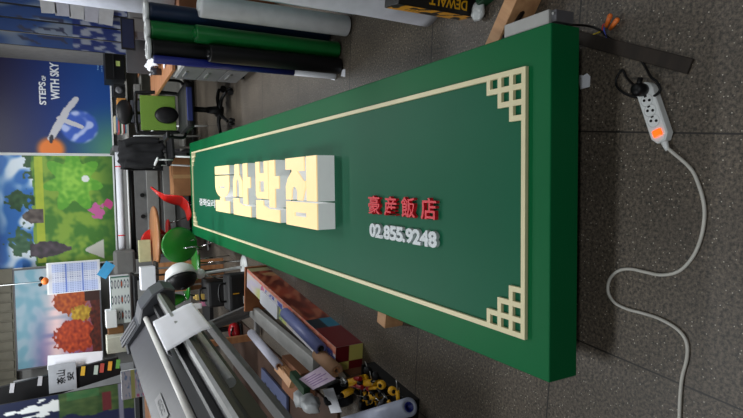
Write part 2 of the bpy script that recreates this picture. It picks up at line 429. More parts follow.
# power supply box on the right side
t = thing('power_supply', 'light grey metal power supply box fixed along the near right side of the sign', 'power supply', SO + SL * 0.02 + SR * (Wd + 0.002), math.atan2(SL.y, SL.x))
b = MB(); b.box(0, .205, -.046, 0, .02, .12, bev=.003); b.build('casing', M_lgrey, t)
b = MB(); b.box(-.022, .0, -.042, -.004, .03, .11, bev=.002); b.build('terminal_block', M_dgrey, t)
b = MB(); b.cyl((-.011, -.03, .11), (-.011, -.03, .114), .005, 8); b.build('screw', M_alu, t)
b = MB(); b.tube([at_z(503, 45, .2), at_z(505, 36, .2), at_z(512, 28, .15), at_z(519, 18, .09), at_z(523, 10, .05), at_z(520, 4, .03)], .009)
tag(b.build('cable', M_black), 'short thick black cable curling beside the power supply and timber', 'cable')

# ---------------------------------------------------------------- power strip and cords
A = at_z(648, 84); B = at_z(667.5, 142); d = (B - A); L = d.length; ang = math.atan2(d.y, d.x)
t = thing('power_strip', 'white power strip with round sockets and glowing orange switch on the floor', 'power strip', (A.x, A.y, 0), ang)
hw = 0.028
poly = arc(hw, 0, hw, hw, 90, 270, 10) + [(L - .02, -hw), (L, -hw * .5), (L, hw * .5), (L - .02, hw)]
b = MB(); b.prism(poly, 0, .034, bev=.004); b.build('body', M_white, t)
b = MB()
for k in (0.30, 0.475, 0.65):
    ob = MB(); ob.lathe([(.0205, .0342), (.0185, .0342), (.0175, .026), (0, .026)], 20, Matrix.Translation((L * k, 0, .0015)), caps=False)
    ob.m(mat('socket cream', (205, 208, 208), .5))
    ring = ob.build('socket', mat('socket grey', (150, 152, 155), .5), t)
    hb_ = MB()
    for sy in (-.008, .008): hb_.cyl((L * k + sy * .4, sy, .027), (L * k + sy * .4, sy, .0362), .0042, 10)
    hb_.box(L * k - .016, L * k - .011, -.004, .004, .03, .0362)
    hb_.build('pin_hole', M_black, ring)
b = MB(); b.box(L * .80, L * .91, -.014, .014, .033, .04, bev=.002)
b.build('switch', mat('glowing orange switch', (250, 95, 30), .3, emit=1.2, emit_rgb=(255, 80, 15)), t)
b = MB(); b.cyl((L - .002, 0, .016), (L + .028, 0, .014), .011, 12, .006); b.build('strain_relief', M_white, t)
b = MB(); b.lathe([(.019, .033), (.021, .045), (.0195, .07), (.012, .076), (0, .076)], 20, Matrix.Translation((L * .12, 0, 0))); 
b.cyl((L * .12, 0, .062), (L * .12 - .03, .02, .062), .008, 10)
plug = b.build('plug', M_black); plug.location = (A.x, A.y, 0); plug.rotation_euler = (0, 0, ang)
tag(plug, 'round black plug pushed into the first socket of the white power strip', 'plug')
px = [(674, 150), (690, 168), (699, 186), (704, 205), (704, 222), (700, 241), (692, 258), (679, 271), (662, 275), (645, 272), (630, 269), (618, 271), (610, 279), (608, 291), (614, 302), (627, 309), (642, 313), (660, 319), (677, 329), (686, 341), (687, 357), (682, 378), (680, 400), (679, 430)]
pts = [at_z(x, y, .006) for x, y in px]; pts[0].z = .012
b = MB(); b.tube([A + d * (1.0 + 0.09) + Vector((0, 0, .014))] + pts[1:], .0052, 10)
tag(b.build('extension_cord', mat('white cord', (196, 194, 186), .5)), 'long white power cord snaking over the dark floor from the power strip', 'cord')
bk = [(566, 26, .17), (575, 25, .1), (588, 26, .04), (600, 30, .01), (609, 38, .006), (622, 45, .006), (635, 51, .006), (641, 60, .006), (646, 68, .01), (651, 77, .04), (657, 82, .045), (660, 90, .045), (654, 96, .03), (643, 98, .008), (628, 95, .006), (618, 88, .006), (616, 80, .006), (622, 70, .006), (627, 78, .01), (634, 85, .03), (641, 88, .062)]
b = MB(); b.tube([at_z(x, y, z) for x, y, z in bk], .0042, 8)
tag(b.build('power_cable', M_black), 'thin black cable looping from the sign to the plug in the white power strip', 'cable')
for (x, y, x2, y2), lb in (((606, 27, 610, 16), 'left'), ((610, 29, 617, 20), 'right')):
    p = at_z(x, y, .012); q = at_z(x2, y2, .022)
    b = MB(); b.cyl(p, q, .0065, 12, .0085); b.ball(q, .0084, n=2)
    tag(b.build('wire_connector', M_orange), 'orange twist wire connector, the one on the ' + ('far left, closer to the sign' if lb == 'left' else 'right, farther from the sign'), 'wire connector', 'orange wire connectors')
for col, nm, l0 in (((200, 40, 50), 'red', [(602, 31), (603, 25), (606, 24)]), ((60, 80, 190), 'blue', [(607, 38), (604, 30), (605, 27)]), ((205, 180, 40), 'yellow', [(584, 38), (592, 35), (602, 31)])):
    b = MB(); b.tube([at_z(x, y, .008) for x, y in l0], .0022, 6)
    tag(b.build('wire', mat(nm + ' wire', col, .5)), 'short thin %s wire by the orange connectors' % nm, 'wire')

# ---------------------------------------------------------------- rolls on the right
def roll(name, label, x, y, r, h, m, core=M_white, group='standing vinyl rolls', tilt=(0, 0)):
    t = thing(name, label, 'roll', (x, y, 0), 0, group)
    b = MB(); b.lathe([(r * .45, .012), (r * .97, .012), (r, .016), (r, h - .01), (r * .96, h), (r * .45, h)], 28); o = b.build('vinyl', m, t)
    b = MB(); b.lathe([(r * .36, 0), (r * .46, 0), (r * .46, h + .012), (r * .36, h + .012), (r * .36, 0)], 20, caps=False); b.build('core', core, t)
    b = MB(); b.lathe([(r * .5, h + .006), (r * 1.08, h + .006), (r * 1.08, h + .026), (r * .5, h + .026), (r * .5, h + .006)], 24, caps=False)
    b.build('end_flange', M_white, t) if 'flange' in name or h > 1.1 else b.bm.free()
    t.rotation_euler = (tilt[0], tilt[1], 0)
    return t
G_green = mat('green vinyl', (8, 104, 44), .3); G_black = mat('black vinyl', (12, 12, 14), .45, spec=.3); G_navy = mat('navy vinyl', (14, 34, 62), .35)
G_wht = mat('grey white vinyl', (212, 214, 216), .5); G_aqua = mat('pale aqua vinyl', (185, 218, 220), .3); G_blue = mat('blue vinyl', (22, 34, 120), .4)
roll('vinyl_roll', 'tall black vinyl roll at the back, with white top', 0.985, 3.36, .056, 1.16, G_black)
roll('vinyl_roll', 'tall green vinyl roll standing behind the shorter green one', 1.10, 3.38, .056, 1.16, G_green)
roll('vinyl_roll', 'tall navy blue vinyl roll behind the grey white roll', 1.215, 3.40, .056, 1.16, G_navy)
roll('vinyl_roll', 'shorter black vinyl roll in front, nearest the sign', 0.957, 3.235, .052, .86, G_black, G_black)
roll('vinyl_roll', 'shorter glossy green vinyl roll between black and grey white rolls', 1.068, 3.25, .052, .93, G_green, G_green)
roll('vinyl_roll', 'grey white vinyl roll with open core, beside the green roll', 1.18, 3.10, .064, .93, G_wht)
roll('vinyl_roll', 'pale aqua vinyl roll behind the large white sheet roll', 1.285, 2.97, .07, 1.0, G_aqua)
t = thing('vinyl_roll', 'thin blue roll with white lower half beside the black rolls', 'roll', (0.915, 3.32, 0), 0, 'standing vinyl rolls')
b = MB(); b.m(M_paper).lathe([(.022, .0), (.024, .01), (.024, .3)], 16); b.m(G_blue).lathe([(.024, .3), (.024, 1.15), (.02, 1.155)], 16); b.build('sheet', None, t)
for i, (x, y) in enumerate(((0.90, 3.20), (0.915, 3.36))):
    b = MB(); b.prism([(-.03, -.03), (.02, -.035), (.03, .01), (-.01, .03)], 0, .003)
    tag(b.build('paper_piece', M_paper, None, (x, y, .0)), 'torn white paper under the foot of the black rolls, ' + ('nearer' if i == 0 else 'farther') + ' piece', 'paper', 'paper pieces at the rolls')
# big white sheet roll nearest
BX, BY = 1.07, 2.2
def bigroll(u, v):
    a = 2 * math.pi * u * 1.15 + math.radians(200); r = .155 + .012 * u + .006 * math.sin(5 * a) * (1 - v) + .01 * nz(u * 4, v * 3, 1, 3)
    return Vector((BX + r * math.cos(a) + v * .01, BY + r * math.sin(a) * .8, .002 + v * 1.62 + (.012 * math.sin(3 * a) if v == 0 else 0)))
b = MB(); b.sheet(bigroll, 60, 30, .003)
tag(b.build('paper_roll', mat('white banner sheet', (228, 228, 238), .55)), 'large loose white banner sheet roll standing behind the yellow and black box', 'roll')
# black and yellow tool carton
pA = Vector((0.834, 1.869, 0))
t = thing('tool_carton', 'upright black and yellow power tool carton in front of the white sheet roll', 'box', (pA.x, pA.y, .0), math.radians(-12))
b = MB(); b.box(0, .20, 0, .115, .0, .40, bev=.002); b.build('carton', mat('black carton', (26, 24, 24), .5), t)
def dw(u, v):
    y = (232, 160, 30)
    e = nz(u * 2, v * 9, 1, 4) > .12 or (.42 < v < .47) or v > .97 or (.2 < u < .5 and .6 < v < .8 and int(v * 40) % 2)
    return (26, 22, 20) if e else y
painted('side_print', .115, .40, 16, 60, dw, t, Matrix.Translation((-.0015, .115, 0)) @ Matrix.Rotation(-math.pi / 2, 4, 'Z'))
MT = Matrix.Translation((.06, -.001, .05)) @ Matrix(((0, -1, 0, 0), (0, 0, -1, 0), (1, 0, 0, 0), (0, 0, 0, 1)))
text_obj('printed_lettering', 'DEWALT', 1, M_yellow, t, MT, depth=.001, offset=.02, width=.20, height=.042)
b = MB(); b.ball((0, 0, .022), .05, (.9, .75, .42)); 
for v in b.bm.verts: v.co += Vector((nz(v.co.x, v.co.y, 40, 1), nz(v.co.y, v.co.z, 40, 2), abs(nz(v.co.x, v.co.z, 40, 3)))) * .012
p = at_z(483, 12, 0)
tag(b.build('plastic_bag', mat('clear crumpled plastic', (190, 195, 195), .25), None, (p.x, p.y, .005)), 'small crumpled clear plastic bag on the floor by the tool carton', 'bag')
p = at_z(492, 3, 0)
b = MB(); b.box(0, .12, -.06, .02, 0, .05, bev=.004); b.box(.005, .115, -.055, .015, .05, .056)
tag(b.build('case_box', mat('dark green box', (10, 60, 34), .5), None, (p.x, p.y + .02, 0), (0, 0, .15)), 'low dark green box at the top edge beyond the tool carton', 'box')

# ---------------------------------------------------------------- far wall posters
def frame_poster(name, label, X0, X1, Z0, Z1, Y, fn, nx=110, ny=110, edge=M_white):
    t = thing(name, label, 'poster', (X0, Y, Z0))
    painted('print', X1 - X0, Z1 - Z0, nx, ny, fn, t, Matrix.Translation((0, 0, 0)))
    b = MB(); w_, h_ = X1 - X0, Z1 - Z0
    b.box(-.02, w_ + .02, .002, .03, -.02, h_ + .02); b.box(-.02, w_ + .02, -.008, .002, -.02, 0); b.box(-.02, 0, -.008, .002, 0, h_); b.box(w_, w_ + .02, -.008, .002, 0, h_)
    b.build('frame', edge, t); return t
PXZ = 79.0
def p1(u, v):   # designed on the seen part: s = right to left 0..1 (1 = left), h = up
    x = 108 - v * 110 * 1.12; y = 155 - u * 112
    c = mixc((18, 45, 110), (30, 24, 64), sm(60, 0, x)); c = mixc(c, (22, 74, 150), sm(40, 105, x) * .9)
    c = mixc(c, (90, 150, 110), sm(60, 0, math.hypot(x - 112, y - 152)) * .9)
    dd = math.hypot(x - 52, (y - 151)); c = mixc(c, (240, 130, 50), sm(16, 8, dd) * .95)
    dd = math.hypot(x - 78, y - 127); c = mixc(c, mixc((60, 95, 190), (180, 195, 240), sm(-.1, .35, nz(x, y, .12, 3))), sm(19, 15, dd))
    # gull: body line and wings
    def seg(ax, ay, bx, by, wd):
        t = max(0, min(1, ((x - ax) * (bx - ax) + (y - ay) * (by - ay)) / ((bx - ax) ** 2 + (by - ay) ** 2)))
        return math.hypot(x - ax - t * (bx - ax), y - ay - t * (by - ay)) < wd * (1 - .4 * abs(t - .4))
    if seg(60, 119, 80, 127, 2.6) or seg(76, 98, 66, 112, 3.0) or seg(67, 110, 62, 122, 3.6) or seg(62, 120, 52, 140, 3.6): c = (198, 198, 205)
    if seg(53, 138, 52, 143, 2.2): c = (50, 50, 60)
    return c
frame_poster('wall_poster', 'blue poster of a seagull and planet on the far wall, with white slogan', .97, 2.50, 1.04, 2.75, 8.8, p1, 150, 160)
def wtext(body, px_, py_, wpx, hgt, col=(225, 228, 235), Y=8.79):
    a = at_y(px_, py_, Y); b_ = at_y(px_, py_ - wpx, Y)
    return text_obj('lettering', body, 1, mat('lettering %d' % col[0], col, .6), None, Matrix.Translation((a.x, Y, a.z)) @ Matrix.Rotation(math.pi / 2, 4, 'X'), depth=.003, offset=.03, width=b_.x - a.x, height=hgt)
slog = [wtext('STEPS', 46.5, 105, 23, .085), wtext('OF', 46, 81, 5, .05), wtext('WITH SKY', 60, 100, 37, .11), wtext('our journey', 103, 72, 11, .025, (120, 160, 210)), wtext('begins', 99, 70, 8, .025, (120, 160, 210))]
post = [o for o in bpy.data.objects if o.name.startswith('wall_poster')][0]
bpy.context.view_layer.update()
for s in slog: s.parent = post; s.matrix_parent_inverse = post.matrix_world.inverted()
def p2(u, v):
    x = 111 - v * 112 * 1.12; y = 265 - u * 108; n = nz(x, y, .07, 1); n2 = nz(x, y, .22, 5)
    hz = 38 + 3 * n2
    if x < hz:
        c = mixc((40, 110, 190), (225, 238, 250), sm(-.15, .3, n) * sm(-2, 22, x)); c = mixc(c, (12, 70, 150), sm(20, 2, x) * sm(200, 240, y))
        if y < 180 and x > 30 + (y - 158) * .0 and n2 + (x - 30) * .05 > .1: c = (52, 88, 50)
        if math.hypot((x - 27) / 11, (y - 200) / 9) < 1 + n2: c = mixc((60, 100, 60), (30, 70, 35), n2 + .5)
        if math.hypot((x - 26) / 10, (y - 240) / 12) < 1 + n2: c = mixc((80, 120, 90), (50, 90, 60), n2 + .5)
    else:
        c = mixc((140, 172, 66), (72, 126, 50), sm(-.4, .4, n + .5 * n2) + .1); c = mixc(c, (40, 85, 35), sm(90, 112, x) * .6)
    dd = math.hypot((x - 74) / 22, (y - 182) / 26)
    if dd < 1 + .25 * math.sin(7 * math.atan2(y - 182, x - 74)): c = mixc((150, 205, 80), (95, 165, 55), dd + n2)
    if 40 < x < 47 and 158 < y < 262: c = mixc(c, (190, 200, 60), .8)
    if math.hypot((x - 95) / 7, (y - 213) / 7) < 1 + n2 * .6: c = (200, 100, 160)
    if math.hypot((x - 106) / 4, (y - 206) / 5) < 1 + n2 * .6: c = (190, 70, 130)
    if math.hypot(x - 85, y - 180) < 3.5: c = (235, 240, 235)
    # pavilion roofs and rock
    if 28 < x < 46 and abs(y - 216) < (x - 26) * .75 and (x < 36 or abs(y - 216) < 7): c = mixc((70, 62, 60), (120, 110, 105), n2 + .5)
    if 34 < x < 70 and abs(y - 249) < 5 + 3 * math.sin((x - 34) * .12) + 2 * n2: c = mixc((92, 80, 92), (60, 55, 60), n2 + .5)
    if 82 < x < 100 and abs(y - 252) < (x - 80) * .5: c = (205, 205, 195)
    return c
frame_poster('wall_poster', 'green lotus pond poster with pavilion and blue sky, on the far wall', -.60, .935, 1.05, 2.78, 8.8, p2, 150, 160)
wp = [o for o in bpy.data.objects if o.name.startswith('wall_poster')][-1]
def p3(u, v):
    x = 101 - v * 92; y = 357 - u * 92; n = nz(x, y, .1, 9); n2 = nz(x, y, .3, 2)
    c = mixc((112, 160, 178), (150, 176, 190), sm(-.3, .3, n)); c = mixc(c, (128, 92, 150), sm(290, 350, y) * sm(15, 45, x) * .8); c = mixc(c, (236, 205, 205), sm(32, 52, x) * sm(75, 50, x) * (1 - sm(.1, .5, abs(nz(y, 0, .12, 4)))))
    c = mixc(c, (150, 60, 70), sm(60, 90, x) * .7)
    if math.hypot((x - 68) / 20, (y - 298) / 13) < 1 + n2 * .35: c = mixc((190, 96, 40), (140, 56, 30), n2 + .5)
    if math.hypot((x - 80) / 13, (y - 312) / 8) < 1 + n2 * .35: c = mixc((205, 168, 56), (150, 112, 34), n2 + .5)
    if math.hypot((x - 72) / 24, (y - 333) / 16) < 1 + n2 * .3: c = mixc((206, 84, 42), (140, 46, 30), n2 + .5)
    if x > 90 + 8 * n: c = mixc((60, 30, 26), (110, 45, 30), n2 + .5)
    if x > 84 and y < 300: c = (60, 34, 28)
    return c
a = at_y(101, 357, 8.55); c_ = at_y(58, 266, 8.55)
frame_poster('wall_poster', 'autumn trees poster in a thin dark frame, left of the lotus poster', a.x, c_.x - .02, 1.30, 2.29, 8.55, p3, 120, 120, M_dgrey)
a0 = at_y(6, 400, 8.7)
b = MB(); b.box(a0.x - .3, -0.6, 8.75, 8.8, 2.33, 2.9); 
for k in range(14): b.box(a0.x - .25 + k * .13, a0.x - .25 + k * .13 + .1, 8.73, 8.75, 2.35, 2.9)
tag(b.build('window_blind', mat('beige blind slats', (122, 118, 104), .7)), 'pale beige vertical blind above the autumn poster', 'blind')
b = MB(); b.box(-3.0, -1.98, 8.2, 8.24, .6, 2.32, bev=.004)
tag(b.build('partition_board', mat('grey white board', (140, 142, 144), .6)), 'plain grey white board at the left of the autumn poster', 'board')

# calendar and ornament
def calp(u, v):
    y = u; 
    if u > .97 or v > .93 or v < .04: return (200, 202, 210)
    if .34 < u < .70: base = (200, 205, 220)
    else: base = (176, 188, 220)
    gx = abs((v * 3) % 1 - .5) > .46; 
    if gx: return (90, 115, 190)
    cell = (int(u * 48) % 3 == 0 and int(v * 42) % 2 == 0)
    return (110, 120, 165) if cell else base
a = at_y(100, 289, 7.6); c_ = at_y(48, 264, 7.6)
t = thing('wall_calendar', 'white and blue printed three month calendar hanging over the autumn poster', 'calendar', (a.x, 7.6, a.z))
painted('pages', c_.x - a.x, c_.z - a.z, 50, 70, lambda u, v: calp(u, v), t)
b = MB(); b.box(-.01, c_.x - a.x + .01, .002, .015, -.01, c_.z - a.z + .02); b.build('backing', M_white, t)
b = MB(); b.cyl((.15, .008, c_.z - a.z), (.15, .008, c_.z - a.z + .5), .003, 6); b.build('string', M_white, t)
p = at_y(45, 281, 7.5)
b = MB(); b.m(M_orange).ball((0, 0, 0), .045, (1, .8, .9)); b.m(M_black).ball((.03, .005, .035), .028); b.m(M_black).ball((-.04, .0, .05), .022); b.cyl((0, 0, .03), (0, 0, 1.0), .0015, 6)
tag(b.build('hanging_ornament', None, None, p), 'small orange and black ornament hanging beside the calendar', 'ornament')
p = at_y(100, 255, 7.6)
b = MB(); b.box(-.10, .10, -.004, .004, -.06, .06); b.m
tag(b.build('blue_leaflet', mat('blue leaflet print', (60, 150, 200), .5), None, at_y(106, 270, 7.6), (0, math.radians(35), 0)), 'blue and white leaflet tilted beside the calendar', 'leaflet')

# ---------------------------------------------------------------- stack of banner boards at the right
def stripe(k):
    def f(u, v):
        n = nz(u * .6 + k * 3, v * 3, 1, 7 + k); n2 = nz(u * 3 + k, v * 12, 1, 2)
        c = mixc((30, 70, 140), (150, 165, 180), sm(-.1, .25, n + .1 * (k % 2)))
        if n2 > .3 and .3 < v < .8: c = (52, 56, 80)
        if v < .38: c = mixc((24, 44, 120), (190, 195, 205), sm(.0, .2, n2))
        return mixc(c, (50, 56, 80), .35)
    return f
for k in range(4):
    t = thing('banner_board', ['blue and white printed banner board, nearest the blue poster', 'second printed banner board from the grey pillar', 'third printed banner board from the grey pillar', 'outermost printed banner board at the top edge'][k], 'banner', (1.98 + k * .135, 7.1 - k * .05, .94), 0, 'upright printed banner boards')
    painted('print', .134, 1.5, 8, 90, stripe(k), t)
    b = MB(); b.box(0, .134, .002, .03, 0, 1.5); b.build('board', M_dark, t)
for k in range(5):
    p = at_y(48 + k * 14.5, 4 + k * 3.0, 6.9)
    b = MB(); b.box(-.10, .10, -.002, .002, -.075, .075)
    tag(b.build('paper_note', mat('note paper %d' % (k % 2), (178 - 8 * (k % 2), 180 - 8 * (k % 2), 184), .8), None, p, (0, math.radians(3 * k - 5), 0)), 'white paper note, number %s down the banner boards' % ['one, topmost', 'two', 'three, middle', 'four', 'five, lowest'][k], 'note', 'paper notes on the banner boards')
t = thing('storage_cabinet', 'grey cabinet under the printed banner boards', 'cabinet', (2.25, 7.15, 0))
b = MB(); b.box(-.35, .55, -.3, .3, .02, .93, bev=.006); b.build('body', M_grey, t)
for sx in (-.34, .11):
    b = MB(); b.box(sx, sx + .43, -.32, -.3, .05, .9); dr = b.build('door', M_grey, t)
    b = MB(); b.box(sx + .36, sx + .38, -.34, -.32, .45, .6); b.build('handle', M_alu, dr)
a = at_y(145, 6, 4.7)
b = MB(); b.lathe([(.09, 0), (.17, .01), (.175, .3), (.17, 1.2), (.09, 1.21)], 28)
tag(b.build('wrapped_roll', mat('translucent wrap', (196, 200, 215), .4), None, (a.x + .12, 4.7, .80)), 'fat white wrapped roll standing at the top left corner', 'roll')
b = MB(); b.box(-.25, .25, -.25, .25, 0, .80, bev=.01)
tag(b.build('cardboard_carton', M_cardd, None, (a.x + .19, 4.7, 0)), 'tall carton under the white wrapped roll', 'box')

# ---------------------------------------------------------------- desk zone
DX0, DX1, DY0, DY1 = 1.36, 2.35, 5.25, 6.75
t = thing('office_desk', 'desk with orange brown wooden top beside the green mesh chair', 'desk', (DX0, DY0, 0))
b = MB(); b.box(0, DX1 - DX0, 0, DY1 - DY0, .71, .74, bev=.004); b.build('desktop', M_woodo, t)
for x in (.55, .90):
    for y in (.06, 1.42):
        b = MB(); b.box(x - .025, x + .025, y - .025, y + .025, 0, .71); b.build('leg', M_dark, t)
b = MB(); b.box(.53, .55, .1, 1.4, .45, .70); b.build('modesty_panel', M_black, t)
t = thing('drawer_pedestal', 'grey steel drawer pedestal on casters at the near end of the desk', 'cabinet', (1.36, 5.02, 0))
b = MB(); b.box(0, .42, 0, .5, .06, .69, bev=.008); b.build('body', M_lgrey, t)
for k in range(3):
    b = MB(); b.box(-.015, 0, .02, .48, .08 + k * .2, .27 + k * .2, bev=.003); dr = b.build('drawer', M_grey, t)
    b = MB(); b.box(-.03, -.015, .15, .35, .21 + k * .2, .23 + k * .2); b.build('handle', M_alu, dr)
for x in (.04, .38):
    for y in (.04, .46):
        b = MB(); b.cyl((x - .012, y, .03), (x + .012, y, .03), .03, 14); b.build('caster', M_black, t)
b = MB(); b.ball((0, 0, .03), .035, (1, 1, .8)); b.cyl((0, 0, .04), (0, 0, .09), .008, 8)
tag(b.build('red_stamp', mat('red knob', (170, 30, 35), .4), None, (1.55, 5.2, .69)), 'small red knobbed object on top of the grey drawer pedestal', 'stamp')
# things on the desk and the shelf behind
def simple_box(name, label, cat, pxr, Y, dep, m, group=None, bev=.006, z0=None, extra=None):
    x0, y0, x1, y1 = pxr
    a = at_y(x1, (y0 + y1) / 2, Y); c = at_y(x0, (y0 + y1) / 2, Y); l = at_y((x0 + x1) / 2, y1, Y); r = at_y((x0 + x1) / 2, y0, Y)
    t = thing(name, label, cat, ((l.x + r.x) / 2, Y, a.z if z0 is None else z0), 0, group)
    w2 = (r.x - l.x) / 2; h = c.z - t.location.z
    b = MB(); b.box(-w2, w2, 0, dep, 0, h, bev=bev); b.build('body', m, t)
    if extra: extra(t, w2, h)
    return t
def ex_printer(t, w2, h):
    b = MB(); b.box(-w2 * .9, w2 * .9, -.02, .0, h * .55, h * .6); b.build('paper_slot', M_dark, t)
    b = MB(); b.box(-w2 * .15, w2 * .15, -.004, 0, h * .25, h * .45); o = b.build('sticker', mat('lime note', (190, 205, 120), .7), t); o['label'] = 'pale yellow sticky note'
t = thing('shelf_rack', 'grey two tier shelf against the far wall behind the office chair', 'shelf', (1.68, 7.8, 0)); MR = mat('rack grey', (150, 148, 142), .6)
for z_ in (.20, .74, .92):
    b = MB(); b.box(-.73, .70, 0, .42, z_ - .02, z_); b.build('shelf_board', MR, t)
for x_ in (-.72, .69):
    for y_ in (.01, .40):
        b = MB(); b.box(x_ - .015, x_ + .015, y_ - .012, y_ + .012, 0, .93); b.build('post', MR, t)
b = MB(); b.box(-.72, .69, .40, .42, .02, .92); b.build('back_panel', MR, t)
simple_box('black_printer', 'black printer with a pale yellow note, standing at the foot of the blue poster', 'printer', (105, 47, 129, 80), 7.75, .35, M_black, z0=.92, extra=ex_printer)
def ex_mon(t, w2, h):
    b = MB(); b.box(-w2 * .92, w2 * .92, -.004, 0, h * .1, h * .92); b.build('screen', mat('dark screen', (30, 36, 60), .15), t)
    b = MB(); b.box(-.04, .04, .02, .06, -.14, .0); b.build('stand', M_dgrey, t); b = MB(); b.box(-.12, .12, -.05, .12, -.15, -.14); b.build('foot', M_dgrey, t)
tm = simple_box('monitor', 'dark computer monitor at the foot of the banner boards', 'monitor', (121, 18, 135, 49), 6.45, .04, M_black, extra=ex_mon)
simple_box('black_speaker', 'small black speaker below the printer', 'speaker', (113, 84, 124, 96), 7.8, .15, M_dark, z0=.92, extra=lambda t, w2, h: MB().lathe([(w2 * .5, 0), (w2 * .6, .01), (w2 * .2, .004), (0, .004)], 20, Matrix.Translation((0, -.002, h / 2)) @ Matrix.Rotation(math.pi / 2, 4, 'X')).build('cone', M_dgrey, t))
for k, (r_, c, nm) in enumerate([((131, 100, 137, 122), (60, 62, 70), 'dark grey'), ((117, 98, 124, 104), (190, 130, 60), 'orange'), ((134, 84, 142, 98), (120, 118, 115), 'mid grey'), ((120, 100, 128, 108), (190, 195, 198), 'white'), ((138, 60, 146, 76), (150, 100, 66), 'brown')]):
    simple_box('storage_box', nm + ' small box on the cluttered shelf behind the office chair', 'box', r_, 7.78, .12, mat('box ' + nm, c, .6), group='boxes on the far shelf', z0=(.74, .92, .74, .92, .74)[k])
bk_cols = [(60, 110, 130), (150, 40, 45), (215, 210, 200), (40, 80, 60), (190, 90, 90), (90, 120, 160), (200, 190, 160)]
bn = ['teal', 'red', 'white', 'dark green', 'pink', 'blue', 'cream']
for k in range(7):
    a = at_y(122, 125, 7.9)
    b = MB(); b.m(mat('cover ' + bn[k], bk_cols[k], .6)).box(-.11, .11, 0, .15, k * .021, k * .021 + .019); b.m(M_paper).box(-.108, .112, .003, .147, k * .021 + .003, k * .021 + .016)
    tag(b.build('book', None, None, (a.x, 7.85, .92), (0, 0, .04 * ((k * 7) % 5 - 2))), bn[k] + ' book lying in the pile behind the chair headrest', 'book', 'pile of books behind the office chair')
# crumpled white papers/plastic on the desk
b = MB()
def crump(u, v): return Vector(((u - .5) * .34, (v - .5) * .5, .02 + .13 * abs(nz(u * 3, v * 4, 1, 2)) + .05 * abs(nz(u * 9, v * 9, 1, 5))))
b.sheet(crump, 24, 24, .002)
tag(b.build('crumpled_paper', M_paper, None, (1.72, 6.1, .745)), 'crumpled white paper sheet on the wooden desk', 'paper')
b = MB(); b.box(-.11, .11, -.15, .15, 0, .01, M=Matrix.Rotation(.2, 4, 'Z')); b.box(-.105, .105, -.145, .145, .01, .012, M=Matrix.Rotation(.5, 4, 'Z'))
tag(b.build('paper_stack', M_paper, None, (1.62, 5.55, .742)), 'flat white papers near the desk corner', 'paper')
b = MB(); b.lathe([(.0, .0), (.035, 0), (.04, .1), (.036, .1), (.032, .01), (0, .01)], 18); b.tube([(.038, 0, .08), (.06, 0, .07), (.06, 0, .04), (.037, 0, .03)], .005)
tag(b.build('mug', mat('dark glaze', (40, 40, 50), .3), None, (1.50, 5.9, .741)), 'dark mug on the wooden desk', 'mug')
b = MB(); b.box(-.2, .2, 0, .03, .0, .26, bev=.004)
tag(b.build('document_tray', mat('tray grey', (70, 72, 76), .5), None, (1.85, 6.62, .741)), 'grey upright document tray at the back of the desk', 'tray')

# office chair
ch = thing('office_chair', 'black office chair with lime green mesh back and headrest', 'chair', (1.18, 6.15, 0), math.radians(2))
b = MB(); b.cyl((0, 0, .08), (0, 0, .42), .03, 16); b.lathe([(.045, .06), (.05, .12), (.035, .24)], 16); b.build('gas_stem', M_black, ch)
for k in range(5):
    a_ = math.radians(90 + 72 * k); d_ = Vector((math.cos(a_), math.sin(a_), 0))
    b = MB(); b.tube([d_ * .03 + Vector((0, 0, .10)), d_ * .15 + Vector((0, 0, .105)), d_ * .28 + Vector((0, 0, .075))], lambda t: .024 - .008 * t); lg = b.build('leg', M_black, ch)
    n_ = Vector((-d_.y, d_.x, 0)); b = MB()
    for s_ in (-1, 1): b.cyl(d_ * .285 + n_ * .012 * s_ + Vector((0, 0, .03)), d_ * .285 + n_ * .03 * s_ + Vector((0, 0, .03)), .03, 14)
    b.build('caster', M_dark, lg)
b = MB(); b.box(-.25, .25, -.25, .24, .42, .51, bev=.035); b.build('seat', M_dark, ch)
b = MB(); b.box(-.18, .18, -.262, -.24, .44, .5, bev=.01); b.build('seat_piping', mat('navy cloth', (30, 42, 100), .8), ch)
Mb = Matrix.Translation((0, .24, .50)) @ Matrix.Rotation(math.radians(-8), 4, 'X')
b = MB(); b.m(mat('lime mesh', (98, 132, 40), .7, bump=.4, scale=120)).box(-.195, .195, -.01, .012, .03, .40, M=Mb, bev=.008); b.build('backrest', None, ch)
b = MB()
b.tube([Mb @ Vector(p_) for p_ in ((-.215, 0, 0), (-.225, 0, .38), (-.17, 0, .44), (.17, 0, .44), (.225, 0, .38), (.215, 0, 0), (.1, 0, -.02), (-.1, 0, -.02), (-.215, 0, 0))], .02); b.build('back_frame', M_black, ch)
b = MB(); b.ball((0, 0, 0), .12, (.8, .28, 1.05), Mb @ Matrix.Translation((-.03, -.03, .13))); b.build('lumbar_pad', M_black, ch)
b = MB(); b.ball((0, 0, 0), .14, (1, .35, .62), Mb @ Matrix.Translation((0, -.01, .56))); b.cyl(Mb @ Vector((0, .02, .40)), Mb @ Vector((0, .02, .56)), .018, 10); b.build('headrest', M_black, ch)
for s_ in (-1, 1):
    b = MB(); b.tube([(s_ * .24, .1, .46), (s_ * .31, .05, .5), (s_ * .31, .02, .66)], .016); b.box(s_ * .31 - .035, s_ * .31 + .035, -.12, .14, .66, .695, bev=.012); b.build('armrest', M_black, ch)
